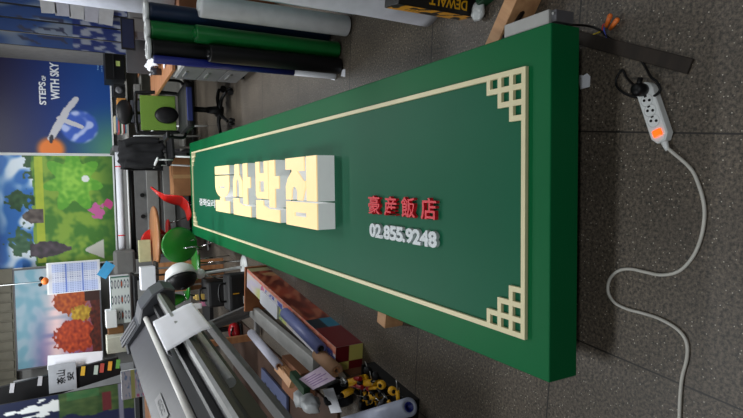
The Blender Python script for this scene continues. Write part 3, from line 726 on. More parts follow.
# second chair with jacket
j = thing('side_chair', 'white framed chair beside the office chair, draped with a black jacket', 'chair', (.93, 7.42, 0), math.radians(10))
b = MB(); b.box(-.22, .22, -.22, .22, .43, .47, bev=.012); b.build('seat', M_dark, j)
for sx in (-.2, .2):
    for sy in (-.2, .2):
        b = MB(); b.tube([(sx, sy, .43), (sx * 1.08, sy * 1.1, 0)], .012, smooth_pts=False); b.build('leg', M_white, j)
b = MB(); b.tube([(-.2, .2, .43), (-.2, .24, .85), (.2, .24, .85), (.2, .2, .43)], .012, smooth_pts=False); b.build('back_frame', M_white, j)
for sx in (-.23, .23):
    b = MB(); b.box(sx - .02, sx + .02, -.2, .2, .63, .65, bev=.006); b.cyl((sx, -.15, .45), (sx, -.15, .63), .009); b.build('armrest', M_white, j)
b = MB()
def jack(u, v):
    x = (u - .5) * .38 * (1 - .25 * abs(v - .5)) - .06; t_ = v * 2 - 1
    y = .24 + .05 * t_ + .05 * nz(u * 4, v * 5, 1, 8); z = 1.06 - abs(t_) * .54 + .03 * nz(u * 6, v * 6, 1, 3) - .05 * abs(u - .5)
    return Vector((x, y + (.09 if t_ > 0 else -.09) * min(1, abs(t_) * 3), z))
b.sheet(jack, 24, 30, .02)
for s_ in (-1, 1): b.tube([(s_ * .13 - .06, .16, .98), (s_ * .17 - .06, .12, .82), (s_ * .16 - .06, .10, .56)], lambda t: .05 - .012 * t, 12)
o = b.build('black_jacket', mat('black cloth', (15, 15, 19), .9, bump=.3), None, (.93, 7.42, 0), (0, 0, math.radians(10)))
tag(o, 'black jacket draped over the back of the side chair', 'jacket')

# laminator machine along the far wall
LX0, LX1 = -.52, .98
t = thing('roll_laminator', 'wide grey roll laminator with white roll and pale rod, below the lotus poster', 'machine', ((LX0 + LX1) / 2, 8.2, 0)); hw_ = (LX1 - LX0) / 2
b = MB(); b.box(-hw_, hw_, .08, .5, .08, .82, bev=.01); b.build('body', mat('laminator grey', (98, 98, 98), .45), t)
for s_ in (-1, 1):
    b = MB(); b.box(s_ * hw_ - .04, s_ * hw_ + .04, -.02, .55, .0, 1.08, bev=.012); b.build('side_frame', M_dgrey, t)
b = MB(); b.box(-hw_ + .05, hw_ - .05, .04, .08, .50, .66, bev=.008); b.box(-hw_ + .05, hw_ - .05, .05, .08, .28, .44, bev=.008); b.build('front_panel', mat('panel grey', (120, 120, 118), .4), t)
b = MB(); b.cyl((-hw_ + .05, .05, .90), (hw_ - .05, .05, .90), .012, 12); b.build('guide_rod', M_white, t)
b = MB(); b.cyl((-hw_ + .05, .1, .85), (hw_ - .05, .1, .85), .035, 16); b.build('pressure_roller', M_black, t)
b = MB(); b.cyl((-hw_ + .02, .12, 1.0), (hw_ + .02, .12, 1.0), .045, 24); rl = b.build('film_roll', M_paper, t)
for x_ in (-.46, .5):
    b = MB(); b.cyl((x_, .12, 1.0), (x_ + .015, .12, 1.0), .0465, 24); b.build('red_band', M_red, rl)
for kx in (-.2, .1):
    b = MB(); b.cyl((kx, .03, .72), (kx, .06, .72), .03, 14); b.build('knob', M_black, t)
simple_box('cardboard_carton', 'brown cardboard box standing behind the far end of the sign', 'box', (173, 157, 186, 196), 7.72, .3, M_card, z0=.15, extra=lambda t, w2, h: MB().box(-.025, .025, -.002, 0, 0, h).build('tape', mat('tan tape', (190, 150, 105), .3), t))
b = MB(); b.box(-.22, .14, -.0, .34, 0, .15, bev=.01)
tag(b.build('storage_crate', M_dark, None, (.52, 7.70, 0)), 'dark low crate under the brown cardboard box', 'crate')

# ---------------------------------------------------------------- round table and dot chairs
t = thing('round_table', 'small round wooden cafe table among red and green chairs', 'table', (-.25, 7.5, 0))
b = MB(); b.lathe([(0, .65), (.39, .65), (.405, .665), (.405, .68), (.39, .69), (0, .69)], 48); b.build('tabletop', M_woodo, t)
b = MB(); b.cyl((0, 0, .02), (0, 0, .65), .03, 16); b.build('pole', M_chrome, t)
b = MB(); b.lathe([(0, 0), (.22, 0), (.22, .012), (.03, .03), (0, .03)], 32); b.build('base', M_chrome, t)
def dot_chair(name, label, loc, rz_, m, by=0.0, bo=.20):
    t = thing(name, label, 'chair', loc, rz_, 'round backed cafe chairs')
    Mk = Matrix.Translation((0, bo, .63)) @ Matrix.Rotation(by, 4, 'Z') @ Matrix.Rotation(math.radians(82), 4, 'X')
    b = MB(); b.lathe([(0, 0), (.17, .0), (.185, .008), (.17, .018), (0, .018)], 40, Mk); b.build('backrest', m, t)
    b = MB(); b.lathe([(0, .42), (.185, .42), (.2, .43), (.19, .445), (0, .44)], 40); b.build('seat', m, t)
    for sx in (-1, 1):
        for sy in (-1, 1):
            b = MB(); b.tube([(sx * .1, sy * .1, .42), (sx * .19, sy * .19, 0)], .007, smooth_pts=False); b.build('leg', M_chrome, t)
    b = MB(); b.tube([(-.06, .1, .42), (-.05, bo, .47), (-.03, bo - .02, .58)], .008); b.tube([(.06, .1, .42), (.05, bo, .47), (.03, bo - .02, .58)], .008); b.build('back_support', M_chrome, t)
    return t
G1 = mat('green lacquer', (24, 110, 28), .3); R1 = mat('red lacquer', (205, 35, 30), .3)
dot_chair('cafe_chair', 'green round backed chair in front of the wooden table', (-.49, 6.12, 0), math.radians(222), G1, math.radians(-42), .30)
dot_chair('cafe_chair', 'red round backed chair behind the wooden table', (-.22, 7.98, 0), math.radians(150), R1, math.radians(30))
dot_chair('cafe_chair', 'second green chair low at the left of the table', (-.80, 6.75, 0), math.radians(75), G1)
# red bent shell chair at right of table (seen from the side)
t = thing('shell_chair', 'glossy red bent shell chair seen from the side, between table and sign', 'chair', (.16, 7.38, 0), math.radians(25))
def shell(u, v):
    # profile in x,z: back at right high? sweeping from tip (upper right) to seat and down left
    P = [Vector((.26, 0, .68)), Vector((.18, 0, .61)), Vector((.10, 0, .52)), Vector((.07, 0, .42)), Vector((.05, 0, .33)), Vector((-.03, 0, .27)), Vector((-.18, 0, .25))]
    k = u * 5.999; i = int(k); f = k - i; p_ = P[i].lerp(P[i + 1], f)
    wd_ = .02 + .24 * sm(0, .6, u)
    return Vector((p_.x, (v - .5) * wd_, p_.z + .02 * (2 * v - 1) ** 2))
b = MB(); b.sheet(shell, 30, 10, .012); b.build('shell', R1, t)
for sx in (-1, 1):
    for sy in (-1, 1):
        b = MB(); b.tube([(-.05 + sx * .05, sy * .05, .26), (-.05 + sx * .12, sy * .08, 0)], .007, smooth_pts=False); b.build('leg', M_chrome, t)

# pedestal fan
fan = thing('pedestal_fan', 'white pedestal fan with round head and black grille, on slim white stem', 'fan', (-.56, 5.74, 0))
b = MB(); b.lathe([(0, 0), (.13, 0), (.135, .012), (.11, .022), (.03, .035), (0, .035)], 36); b.build('base', M_white, fan)
b = MB(); b.tube([(0, 0, .03), (-.015, 0, .2), (-.03, 0, .44)], lambda t: .016 - .003 * t); b.build('pole', M_white, fan)
b = MB(); b.ball((-.03, 0, .47), .055, (.95, .95, 1.0)); b.build('tilt_joint', M_white, fan)
Mf = Matrix.Translation((-.04, -.02, .66)) @ Vector((-.86, -.50, -.12)).to_track_quat('Z', 'Y').to_matrix().to_4x4()
b = MB(); b.lathe([(0, -.135), (.08, -.12), (.135, -.075), (.155, -.01), (.155, .02)], 36, Mf); b.build('head_shell', M_white, fan)
b = MB(); b.lathe([(.15, .02), (.148, .05), (.11, .10), (.05, .125), (0, .13)], 36, Mf); gr = b.build('grille', M_black, fan)
b = MB(); b.lathe([(.03, .127), (.035, .135), (0, .137)], 20, Mf); b.build('grille_badge', M_dark, gr)

# black tool bags by the carton
def bag(name, label, x0, x1, y, dep, h, extra=None):
    t = thing(name, label, 'bag', ((x0 + x1) / 2, y, 0)); w2 = (x1 - x0) / 2
    b = MB(); b.box(-w2, w2, 0, dep, 0, h, bev=.03); b.build('body', mat('black nylon', (18, 18, 20), .7, bump=.3, scale=60), t)
    b = MB(); b.tube([(-w2 * .5, dep / 2, h - .01), (-w2 * .4, dep / 2, h + .06), (w2 * .4, dep / 2, h + .06), (w2 * .5, dep / 2, h - .01)], .012); b.build('handle', M_black, t)
    if extra: extra(t, w2, h)
    return t
def tag_extra(t, w2, h):
    b = MB(); b.box(-.6 * w2, -.2 * w2, -.004, 0, .03, .12); l = b.build('care_label', M_white, t)
    b = MB(); b.prism([(-.52 * w2, .05), (-.40 * w2, .10), (-.28 * w2, .05)], 0, .002, M=Matrix.Translation((0, -.004, 0)) @ Matrix.Rotation(math.pi / 2, 4, 'X')); b.build('printed_mark', mat('blue print', (50, 90, 160), .6), l)
    b = MB(); b.box(-.05 * w2, .0, -.006, 0, .16, .22); b.box(-.05 * w2, .0, -.006, 0, .05, .1); b.build('buckle', M_yellow, t)
bag('tool_bag', 'large black tool bag with white label, beside the decorated carton', -.97, -.60, 5.42, .25, .26, tag_extra)
bag('tool_bag', 'smaller black bag behind the labelled tool bag', -1.0, -.72, 6.0, .22, .34)
for k, (x, y, c, nm) in enumerate([(200, 297, (200, 170, 90), 'yellow'), (206, 303, (190, 120, 150), 'pink'), (197, 306, (225, 225, 225), 'white')]):
    p = at_y(x, y, 6.3); b = MB(); b.box(-.03, .03, -.03, .03, -.05, .05, bev=.008); b.cyl((0, 0, .05), (0, 0, .07), .015, 10)
    tag(b.build('bottle', mat('bottle ' + nm, c, .4), None, p), nm + ' small bottle on the low table behind the fan', 'bottle', 'bottles behind the fan')
p = at_y(203, 303, 6.3)
b = MB(); b.box(-.25, .35, -.15, .25, p.z - .09, p.z - .05); b.box(-.24, -.2, -.14, .24, 0, p.z - .09); b.box(.30, .34, -.14, .24, 0, p.z - .09)
tag(b.build('low_table', M_dark, None, (p.x - .1, 6.35, 0)), 'low dark table behind the fan holding small bottles', 'table')
wc = simple_box('white_carton', 'tall white carton left of the green chair, on a slatted stool', 'box', (141, 267, 156, 290), 6.72, .18, M_paper)
t = thing('slatted_stool', 'brown slatted wooden stool carrying the tall white carton', 'stool', (wc.location.x, 6.82, 0))
b = MB()
for k in range(5): b.box(-.18 + k * .075, -.12 + k * .075, -.13, .13, wc.location.z - .03, wc.location.z)
b.build('seat', M_woodd, t)
for k in range(5):
    b = MB(); b.box(-.18 + k * .075, -.13 + k * .075, -.13, -.11, .0, wc.location.z - .03); b.build('slat', M_woodo, t)
def icons(u, v):
    c = (205, 212, 208)
    gx, gz = (u * 3) % 1 - .5, (v * 6) % 1 - .5; r_ = math.hypot(gx * 1.2, gz)
    if u > .05 and r_ < .36: c = (52, 60, 78)
    if u > .05 and r_ < .2: c = (215, 215, 215) if int(v * 6) != 2 else (190, 90, 40)
    if v > .95 or u > .96: c = (20, 90, 70)
    return c
a = at_y(131, 322, 7.3); c_ = at_y(110, 277, 7.3)
t = thing('product_carton', 'white product carton printed with rows of round dark icons', 'box', (a.x, 7.3, a.z))
painted('front_print', c_.x - a.x, c_.z - a.z, 48, 60, icons, t)
b = MB(); b.box(0, c_.x - a.x, .002, .2, 0, c_.z - a.z); b.build('carton', M_paper, t)
simple_box('white_carton', 'upper white paper box stacked left of the icon carton', 'box', (106, 311, 117, 328), 7.2, .2, M_white, group='white boxes on the left shelf')
simple_box('white_carton', 'lower cream paper box stacked left of the icon carton', 'box', (107, 337, 127, 353), 7.1, .25, mat('cream box', (196, 196, 180), .7), group='white boxes on the left shelf')
simple_box('small_bottle_row', 'row of small bottles and jars between the white boxes', 'bottles', (108, 326, 124, 337), 7.3, .12, mat('amber jar', (120, 84, 50), .3))
simple_box('figurine', 'pale plush figure with cream face beyond the round table', 'figurine', (139, 240, 151, 262), 7.6, .1, mat('cream plush', (180, 180, 140), .8))
simple_box('grey_bag', 'grey plastic bag bundle under the lotus poster, left end', 'bag', (114, 250, 136, 275), 8.1, .2, mat('grey bag', (110, 110, 108), .6), bev=.04)
a = at_y(133, 300, 7.3)
b = MB(); b.box(-1.5, .66, -.25, .3, a.z - .04, a.z - .005); b.box(.60, .64, -.2, .25, 0, a.z - .04); b.box(-1.48, -1.44, -.2, .25, 0, a.z - .04)
tag(b.build('side_bench', M_dark, None, (a.x - .35, 7.35, 0)), 'long dark bench along the left holding cartons and white boxes', 'bench')
# white paper strip lying on bench
simple_box('paper_bundle', 'long white folded paper bundle under the autumn poster', 'paper', (84, 312, 90, 313), 8.0, .05, M_paper) if False else None
a = at_y(100, 365, 6.26); c_ = at_y(44, 352, 6.26)
t = thing('paper_bundle', 'white paper sheet with small marks hanging under the autumn poster', 'paper', (a.x, 6.252, a.z - .02))
b = MB(); b.box(0, .14, 0, .012, 0, c_.z - a.z, M=Matrix.Rotation(math.radians(4), 4, 'Y')); b.build('sheet', M_paper, t)
# leaning dark post board with stickers and landscape banner
def tiltbox(name, label, cat, P, Y, dep, m):
    """quad given by four photo points on the plane y=Y, extruded back"""
    v = [at_y(x, y, Y) for x, y in P]; o_ = v[0].copy()
    b = MB(); sub = bmesh.new(); f = sub.faces.new([sub.verts.new(q - o_) for q in v]); r_ = bmesh.ops.extrude_face_region(sub, geom=[f])
    for g in r_['geom']:
        if isinstance(g, bmesh.types.BMVert): g.co.y += dep
    b.merge(sub); ob = b.build(name, m, None, o_); return tag(ob, label, cat), v
db, v = tiltbox('display_post', 'dark leaning display post with small coloured stickers, left side', 'display post', [(-20, 393), (-20, 420), (122, 374), (118, 357)], 6.2, .05, M_black)
for k, (x, y, c) in enumerate([(12, 388, (170, 170, 175)), (40, 381, (160, 160, 165)), (83, 371, (200, 160, 50)), (96, 370, (170, 185, 175)), (102, 368, (170, 70, 60)), (110, 366, (210, 150, 50)), (118, 364, (90, 150, 70))]):
    p = at_y(x, y, 6.19); b = MB(); b.box(-.045, .045, -.002, .008, -.018, .018, M=Matrix.Rotation(math.radians(8), 4, 'Y'))
    s_ = b.build('sticker', mat('sticker %d' % k, c, .5), db); s_.location = p - db.location
def land(u, v):
    n = nz(u * 5, v * 5, 1, 3); n2 = nz(u * 14, v * 14, 1, 6)
    c = mixc((24, 34, 70), (14, 22, 48), v)
    if math.hypot((v - .62) / .2, (u - .80) / .10) < 1 + n2 * 1.1: c = (200, 205, 205)
    if v < .55 and u > .5 + n * .4: c = mixc((40, 66, 34), (70, 90, 50), n2 + .5)
    if abs(v - .38) < .12 and u > .85: c = mixc((40, 90, 50), (70, 100, 60), n2 + .5)
    if .17 < v < .24 and .55 < u < .9: c = (92, 34, 40)
    if .08 < v < .12: c = (110, 115, 135)
    return c
a = at_y(133, 381, 5.9); c_ = at_y(-10, 407, 5.9)
t = thing('landscape_banner', 'dark blue landscape banner with white cloud at the lower left corner', 'banner', a, 0)
tl = Matrix.Rotation(math.atan2(c_.x - a.x, c_.z - a.z), 4, 'Y') @ Matrix.Translation((-.52, 0, 0))
painted('print', .52, c_.z - a.z, 50, 90, land, t, tl); b = MB(); b.box(0, .52, .003, .02, 0, c_.z - a.z, M=tl); b.build('backing', M_dark, t)
# calligraphy card
a = at_y(77, 389, 6.18); c_ = at_y(48, 366, 6.18)
t = thing('calligraphy_card', 'small grey white card with brushed black characters, left side', 'sign', (a.x, 6.18, a.z), 0)
b = MB(); b.box(0, c_.x - a.x, 0, .018, 0, c_.z - a.z, bev=.002); b.build('card', mat('card grey', (150, 154, 160), .7), t)
w_, h_ = c_.x - a.x, c_.z - a.z
text_obj('brushed_characters', '茶山', 1, M_black, t, Matrix.Translation((w_ * .28, -.001, h_ * .40)) @ Matrix.Rotation(math.pi / 2, 4, 'X'), depth=.002, offset=.01, width=w_ * .5, height=h_ * .32)
text_obj('brushed_characters', '安', 1, M_black, t, Matrix.Translation((w_ * .36, -.001, h_ * .1)) @ Matrix.Rotation(math.pi / 2, 4, 'X'), depth=.002, offset=.01, width=w_ * .3, height=h_ * .25)
# hanging label pack
def labels(u, v):
    n = nz(u * 6, v * 14, 1, 4)
    if .42 < v < .58: return (190, 185, 110)
    if n > .25 and v < .4: return (214, 110, 150)
    if n < -.25: return (130, 150, 190)
    return (205, 200, 210)
a = at_y(145, 396, 5.0); c_ = at_y(121, 372, 5.0)
t = thing('label_pack', 'pink, yellow and white printed label pack hanging beside the plotter', 'label pack', (a.x, 5.0, a.z), math.radians(4))
painted('print', c_.x - a.x, c_.z - a.z, 20, 40, labels, t); b = MB(); b.box(0, c_.x - a.x, .002, .03, 0, c_.z - a.z, bev=.003); b.build('pack', M_white, t)
b = MB(); b.box(-2.98, -1.2, 5.3, 6.3, .95, .99); b.box(-1.26, -1.2, 5.32, 5.38, 0, .95); b.box(-1.26, -1.2, 6.2, 6.28, 0, .95); b.box(-2.98, -2.9, 5.32, 5.38, 0, .95)
tag(b.build('work_table', M_woodo), 'brown wooden worktable at the left behind the plotter', 'table')

# ---------------------------------------------------------------- large plotter
PL = thing('vinyl_plotter', 'large dark grey roll plotter on a stand, feeding white paper', 'plotter', (-1.0, 3.5, 0), -math.atan(.115))
yn, yf = -1.25, 1.35
def profile(pr, y0, y1, name, m, parent=PL):
    b = MB(); MM = Matrix(((1, 0, 0, 0), (0, 0, 1, 0), (0, 1, 0, 0), (0, 0, 0, 1)))
    b.prism(pr, y0, y1, M=MM); return b.build(name, m, parent)
profile([(-.24, .93), (.18, .93), (.20, .95), (.205, .99), (.06, 1.0), (.03, 1.07), (-.02, 1.09), (-.24, 1.09)], yn, yf, 'body', mat('plotter charcoal', (52, 52, 55), .45))
profile([(-.02, 1.09), (-.20, 1.225), (-.25, 1.215), (-.25, 1.09)], yn, yf, 'top_cover', mat('plotter grey', (72, 72, 77), .42))
b = MB(); b.cyl((.02, yn, 1.095), (.02, yf, 1.095), .021, 20); b.build('pinch_bar', mat('bar white', (205, 203, 198), .4), PL)
profile([(.07, 1.0), (.07, 1.012), (.10, 1.04), (.125, 1.035), (.13, 1.0)], yn, yf, 'carriage_rail', M_black)
profile([(.175, .992), (.175, 1.004), (.215, 1.004), (.225, .985)], yn, yf, 'platen_edge', M_alu)
profile([(.205, .985), (.224, .984), (.215, .955), (.195, .925), (.16, .925)], yn, yf, 'front_apron', mat('apron brown', (58, 54, 52), .5))
# end housings
for y0, y1, nm in ((yf, yf + .30, 'end_housing'), (yn - .35, yn, 'end_housing')):
    b = MB(); MM = Matrix(((1, 0, 0, 0), (0, 0, 1, 0), (0, 1, 0, 0), (0, 0, 0, 1)))
    b.prism([(-.26, .86), (.24, .86), (.26, .95), (.21, 1.04), (.10, 1.13), (-.02, 1.15), (-.18, 1.255), (-.27, 1.24)], y0, y1, M=MM, bev=.012); eh = b.build(nm, mat('housing grey', (62, 64, 70), .45), PL)
    b = MB()
    for k in range(3):
        q = y0 + .03 + k * .085; b.box(-.10, .10, q, q + .06, 0, .012, M=Matrix.Translation((-.13, 0, 1.215)) @ Matrix.Rotation(math.radians(33), 4, 'Y'))
    b.build('recess', M_dgrey, eh)
# badge lettering on cover
Mt = Matrix.Translation((-.125, .08, 1.172)) @ Matrix.Rotation(math.radians(37), 4, 'Y') @ Matrix.Rotation(-math.pi / 2, 4, 'Z')
b = MB(); b.box(-.03, .30, -.028, .028, 0, .004, M=Mt, bev=.002); bd = b.build('badge', M_grey, PL)
text_obj('badge_lettering', 'GCC', 1, M_dgrey, bd, Mt @ Matrix.Translation((.03, -.016, .004)), depth=.002, offset=.03, width=.2, height=.032)
# stand
def rail(x, z, y0, y1, wd, h, m=M_grey, nm='stand_rail'):
    b = MB(); b.box(x - wd / 2, x + wd / 2, y0, y1, z - h / 2, z + h / 2, bev=.006); return b.build(nm, m, PL)
rail(-.235, .50, -1.2, 1.72, .09, .05); rail(-.13, .10, .12, 1.85, .12, .05, M_lgrey)
for yy in (1.72, -1.2):
    b = MB(); b.tube([(-.05, yy, .94), (-.235, yy, .50), (-.13, yy, .08)], .035, 6, smooth_pts=False); b.box(-.4, -.07, yy - .03, yy + .03, .02, .07, bev=.01); b.prism([(-.28, .50), (-.20, .52), (-.07, .10), (-.19, .08)], yy - .02, yy + .02, M=Matrix(((1, 0, 0, 0), (0, 0, 1, 0), (0, 1, 0, 0), (0, 0, 0, 1)))); b.build('leg', M_grey, PL)
b = MB(); b.box(-.06, -.03, -1.2, 1.7, .71, .80, bev=.005); b.build('crossbar', mat('dark bronze', (50, 42, 38), .45), PL)
b = MB(); b.cyl((.075, -.35, .835), (.075, 1.05, .835), .032, 24); b.build('media_roll', mat('grey media', (225, 226, 232), .5), PL)
# white paper sheet
def sheet(u, v):
    pr = [(.10, 1.07), (.12, 1.10), (.15, 1.105), (.17, 1.08), (.20, 1.03), (.235, .97), (.27, .90), (.285, .84)]
    k = u * 6.999; i = int(k); f = k - i; x = pr[i][0] * (1 - f) + pr[i + 1][0] * f; z = pr[i][1] * (1 - f) + pr[i + 1][1] * f
    return Vector((x + .01 * nz(u * 2, v * 3, 1, 5), -.02 + .17 + v * .66 - .10 * u, z + .004))
b = MB(); b.sheet(sheet, 28, 10, .002)
o = b.build('plotter_paper', M_paper); o.location = PL.location; o.rotation_euler = PL.rotation_euler; tag(o, 'white paper sheet curling out of the plotter', 'paper')

# clutter under the plotter stand
p = at_z(262, 360, .02)
b = MB(); b.prism([(-.42, -1.3), (.28, -1.25), (.26, 1.6), (-.5, 1.55)], 0, .02)
tag(b.build('cardboard_sheet', mat('old brown board', (66, 44, 31), .8, noise_amt=.25, scale=3), None, (-1.56, 4.75, 0), (0, 0, -.1)), 'brown cardboard sheet on the floor beneath the plotter stand', 'cardboard')
p = at_z(237, 331, .06)
b = MB(); b.m(mat('red gloss', (165, 22, 30), .25)).ball((0, 0, .07), .08, (1.3, 1.3, .8)); b.m(M_black).box(-.09, .09, -.1, .1, 0, .03, bev=.01); b.m(M_black).tube([(-.06, -.07, .10), (0, -.1, .13), (.06, -.07, .10)], .01)
tag(b.build('red_helmet', None, None, (p.x, p.y, .02)), 'glossy red rounded helmet under the plotter stand', 'helmet')
def lay_roll(name, label, a, b_, r, m, z, z2=None, core=None, group=None):
    A_ = at_z(a[0], a[1], z); B_ = at_z(b_[0], b_[1], z if z2 is None else z2)
    t = thing(name, label, 'roll', A_, 0, group); d_ = B_ - A_
    b = MB(); MM = d_.to_track_quat('Z', 'Y').to_matrix().to_4x4()
    b.lathe([(r * .55, 0), (r, 0), (r, d_.length), (r * .55, d_.length), (r * .55, 0)], 24, MM, caps=False); b.build('wound_sheet', m, t)
    b = MB(); b.lathe([(r * .40, -.002), (r * .54, -.002), (r * .54, d_.length + .002), (r * .40, d_.length + .002), (r * .40, -.002)], 18, MM, caps=False); b.build('core', core or M_card, t)
    return t
lay_roll('paper_roll', 'white paper roll lying inside the plotter stand frame', (251, 333), (279, 366), .036, mat('roll lavender', (190, 190, 205), .5), .2)
p = at_z(272, 392, .06)
t = thing('printed_board', 'flat blue grey printed panel lying under the plotter stand', 'panel', (p.x, p.y, .03), -.12)
b = MB(); b.box(-.10, .10, -.35, .35, 0, .02); b.build('panel', mat('blue grey panel', (84, 92, 124), .5), t)
b = MB()
for k in range(6): b.box(-.05, -.02 + .01 * (k % 3), -.3 + k * .1, -.26 + k * .1, .02, .022)
b.build('printed_marks', M_black, t)
for k in range(4):
    p = at_z(281 + k * 3.5, 366 + k * 4.0, .16)
    b = MB(); b.box(-.03, .03, -.10, .10, -.02, .02, bev=.003)
    tag(b.build('wood_offcut', M_wood, None, (p.x, p.y, .16 + (k % 2) * .03), (0, .1 * k, -.12 - .03 * k)), ['far', 'second', 'third', 'nearest'][k] + ' short wood offcut beyond the white roll in the bin', 'wood', 'wood offcuts by the paper roll')
p = at_z(292, 378, .12)
b = MB(); b.box(-.14, .14, -.22, .2, 0, .135, bev=.004)
tag(b.build('offcut_bin', M_cardd, None, (p.x - .02, p.y, 0), (0, 0, -.12)), 'brown open carton carrying wood offcuts beside the plotter stand', 'box')
b = MB(); b.ball((0, 0, .06), .07, (.8, 1.3, .9)); b.ball((.02, -.16, .07), .08, (.7, 1.1, .8))
for v in b.bm.verts: v.co += Vector((nz(v.co.x, v.co.y, 25, 1), nz(v.co.y, v.co.z, 25, 2), nz(v.co.x, v.co.z, 25, 3))) * .03
p = at_z(303, 402, .22)
tag(b.build('plastic_bag', mat('white crumpled bag', (180, 184, 186), .35), None, (p.x, p.y + .05, .14)), 'white crumpled plastic bag at the lower edge beside the green strip', 'bag')
b = MB(); b.box(-.03, .03, -.13, .15, 0, .05, bev=.003)
p = at_z(297, 384, .22)
tag(b.build('green_plank', mat('dark green board', (22, 60, 30), .6), None, (p.x, p.y, .17), (0, 0, -.2)), 'dark green narrow plank between the offcuts and the black case', 'plank')

# ---------------------------------------------------------------- decorated long cartons
CA = Vector((-.855, 3.08, 0)); CB = at_z(267, 267, 0); cd = (CB - CA); CL = cd.length; crz = math.atan2(cd.y, cd.x)
def foodart(u, v):
    n = nz(u * 7 + v, v * 1.5, 1, 3); n2 = nz(u * 16 - v * 2, v * 2.5, 1, 6)
    c = mixc((158, 66, 44), (96, 36, 26), sm(-.3, .3, n)); c = mixc(c, (186, 112, 80), sm(-.05, .4, n2) * .75); c = mixc(c, (196, 170, 120), sm(.1, .4, nz(u * 12, v * 2, 1, 9)) * sm(.3, .0, u))
    if u > .83: c = (110, 22, 28)
    if .74 < u < .83: c = (30, 40, 50) if v > .45 else (36, 120, 150)
    if u < .06: c = (170, 160, 120)
    return c
def topart(u, v):
    n = nz(u * 10, v * 3, 1, 13); n2 = nz(u * 30, v * 9, 1, 4)
    c = mixc((216, 206, 200), (205, 196, 214), sm(-.2, .3, n))
    if u < .55: c = mixc(c, (208, 212, 130), sm(.6, .45, v + .15 * n) * sm(.1, .2, u))
    if v > .80 - .1 * (u > .5): c = mixc((226, 150, 124), (214, 110, 90), sm(-.2, .3, n2))
    if .52 < v < .78 and (int(u * 30) % 3) and u > .28 and nz(u * 40, v * 20, 1, 1) > -.2: c = (84, 96, 178)
    if .2 < u < .5 and v < .4 and n2 > .2: c = (120, 170, 150)
    if math.hypot((u - .24) * 9, v - .62) < .2 + .1 * n2: c = (206, 90, 150)
    if u > .62 and v < .5: c = mixc(c, (222, 222, 230), .8)
    return c
t = thing('decorated_carton', 'long red food picture carton with checkered end, on the floor left of the sign', 'box', (CA.x, CA.y, 0), crz)
CWd, CHh = .175, .19
b = MB(); b.box(0, CL, 0, CWd, 0, CHh); b.build('carton', mat('carton white', (205, 196, 186), .7), t)
painted('side_print', CL, CHh, 160, 20, lambda u, v: foodart(1 - u, v), t, Matrix.Translation((0, -.0015, 0)))
MTp = Matrix(((1, 0, 0, 0), (0, 0, 1, 0.0), (0, -1, 0, CHh + .0015), (0, 0, 0, 1)))
painted('top_print', CL, CWd, 160, 20, lambda u, v: topart(1 - u, 1 - v), t, Matrix(((1, 0, 0, 0), (0, 0, 1, 0), (0, 0, 0, CHh + .0015), (0, 0, 0, 1))))
def check(u, v): return (110, 20, 28) if (u > .42) == (v > .5) else (214, 204, 110)
painted('end_print', CWd, CHh, 40, 40, check, t, Matrix.Translation((-.0015, CWd, 0)) @ Matrix.Rotation(-math.pi / 2, 4, 'Z'))
p = CB
t = thing('carton_flap', 'brown cardboard panel standing at the far end of the long cartons', 'cardboard', (CB.x + cd.x / CL * .01, CB.y + cd.y / CL * .01, 0), crz)
b = MB(); b.box(0, .03, -.01, .42, 0, .205); b.build('panel', mat('orange brown card', (164, 104, 66), .85), t)
A_ = at_z(268, 320, .215)
b = MB(); b.prism([(-.10, -.07), (-.09, -.08), (.09, -.08), (.10, -.07), (.10, .07), (.09, .08), (-.09, .08), (-.10, .07)], 0, .015, M=Matrix.Rotation(crz, 4, 'Z') @ Matrix.Diagonal((2.2, .75, 1, 1)))
tag(b.build('white_pad', M_paper, None, (at_z(269, 304, .2).x, at_z(269, 304, .2).y, .193)), 'white rounded pad lying on the far part of the decorated carton', 'pad')
lay_roll('blue_roll', 'lavender blue sheet roll lying across the long cartons', (285, 313), (321, 349), .04, mat('lavender blue sheet', (110, 118, 170), .45), .245, core=M_dark)
b = MB(); b.cyl((0, 0, 0), (.16, -.05, 0), .035, 20); p = at_z(323, 362, .24)
lay_roll('paper_roll', 'short brown kraft paper roll beside the blue roll', (318, 354), (337, 371), .042, mat('kraft', (160, 122, 92), .8), .24)
# black case with printed paper, metal bracket, cards
Q = [at_z(x, y, .25) for x, y in ((299, 379), (321, 366), (336, 379), (313, 390))]; o_ = sum(Q, Vector()) / 4; o_.z = 0
t = thing('black_case', 'black flat case with pink printed paper on top, near end of plotter stand', 'case', o_)
b = MB(); b.prism([((q - o_).x * 1.08, (q - o_).y * 1.08) for q in Q], .16, .248, bev=.003); b.build('body', M_black, t)
b = MB(); b.prism([((q - o_).x * .98, (q - o_).y * .98) for q in Q], .248, .2505); pp = b.build('printed_paper', mat('pink paper', (206, 186, 206), .7), t)
b = MB(); ua = (Q[1] - Q[0]) / 2; va = (Q[3] - Q[0]) / 2
for k in range(5):
    c0 = va * (-.6 + .28 * k); b.prism([(( c0 + ua * f + va * g).x, (c0 + ua * f + va * g).y) for f, g in ((-.7, 0), (.3 + .25 * (k % 3), 0), (.3 + .25 * (k % 3), .1), (-.7, .1))], .2505, .2512)
b.build('print_lines', mat('purple print', (140, 104, 160), .7), pp)
b = MB(); b.prism([((q - o_).x * .85, (q - o_).y * .85) for q in Q], 0, .158)
tag(b.build('cardboard_carton', M_cardd, None, o_), 'low brown box under the black case with pink paper', 'box')
p = at_z(326, 402, .2)
b = MB(); b.box(-.08, .08, -.07, .07, 0, .003); tag(b.build('white_card', M_paper, None, (p.x, p.y, .155), (.12, -.2, .3)), 'blank white card leaning by the tool tray', 'card')
p = at_z(334, 372, .24)
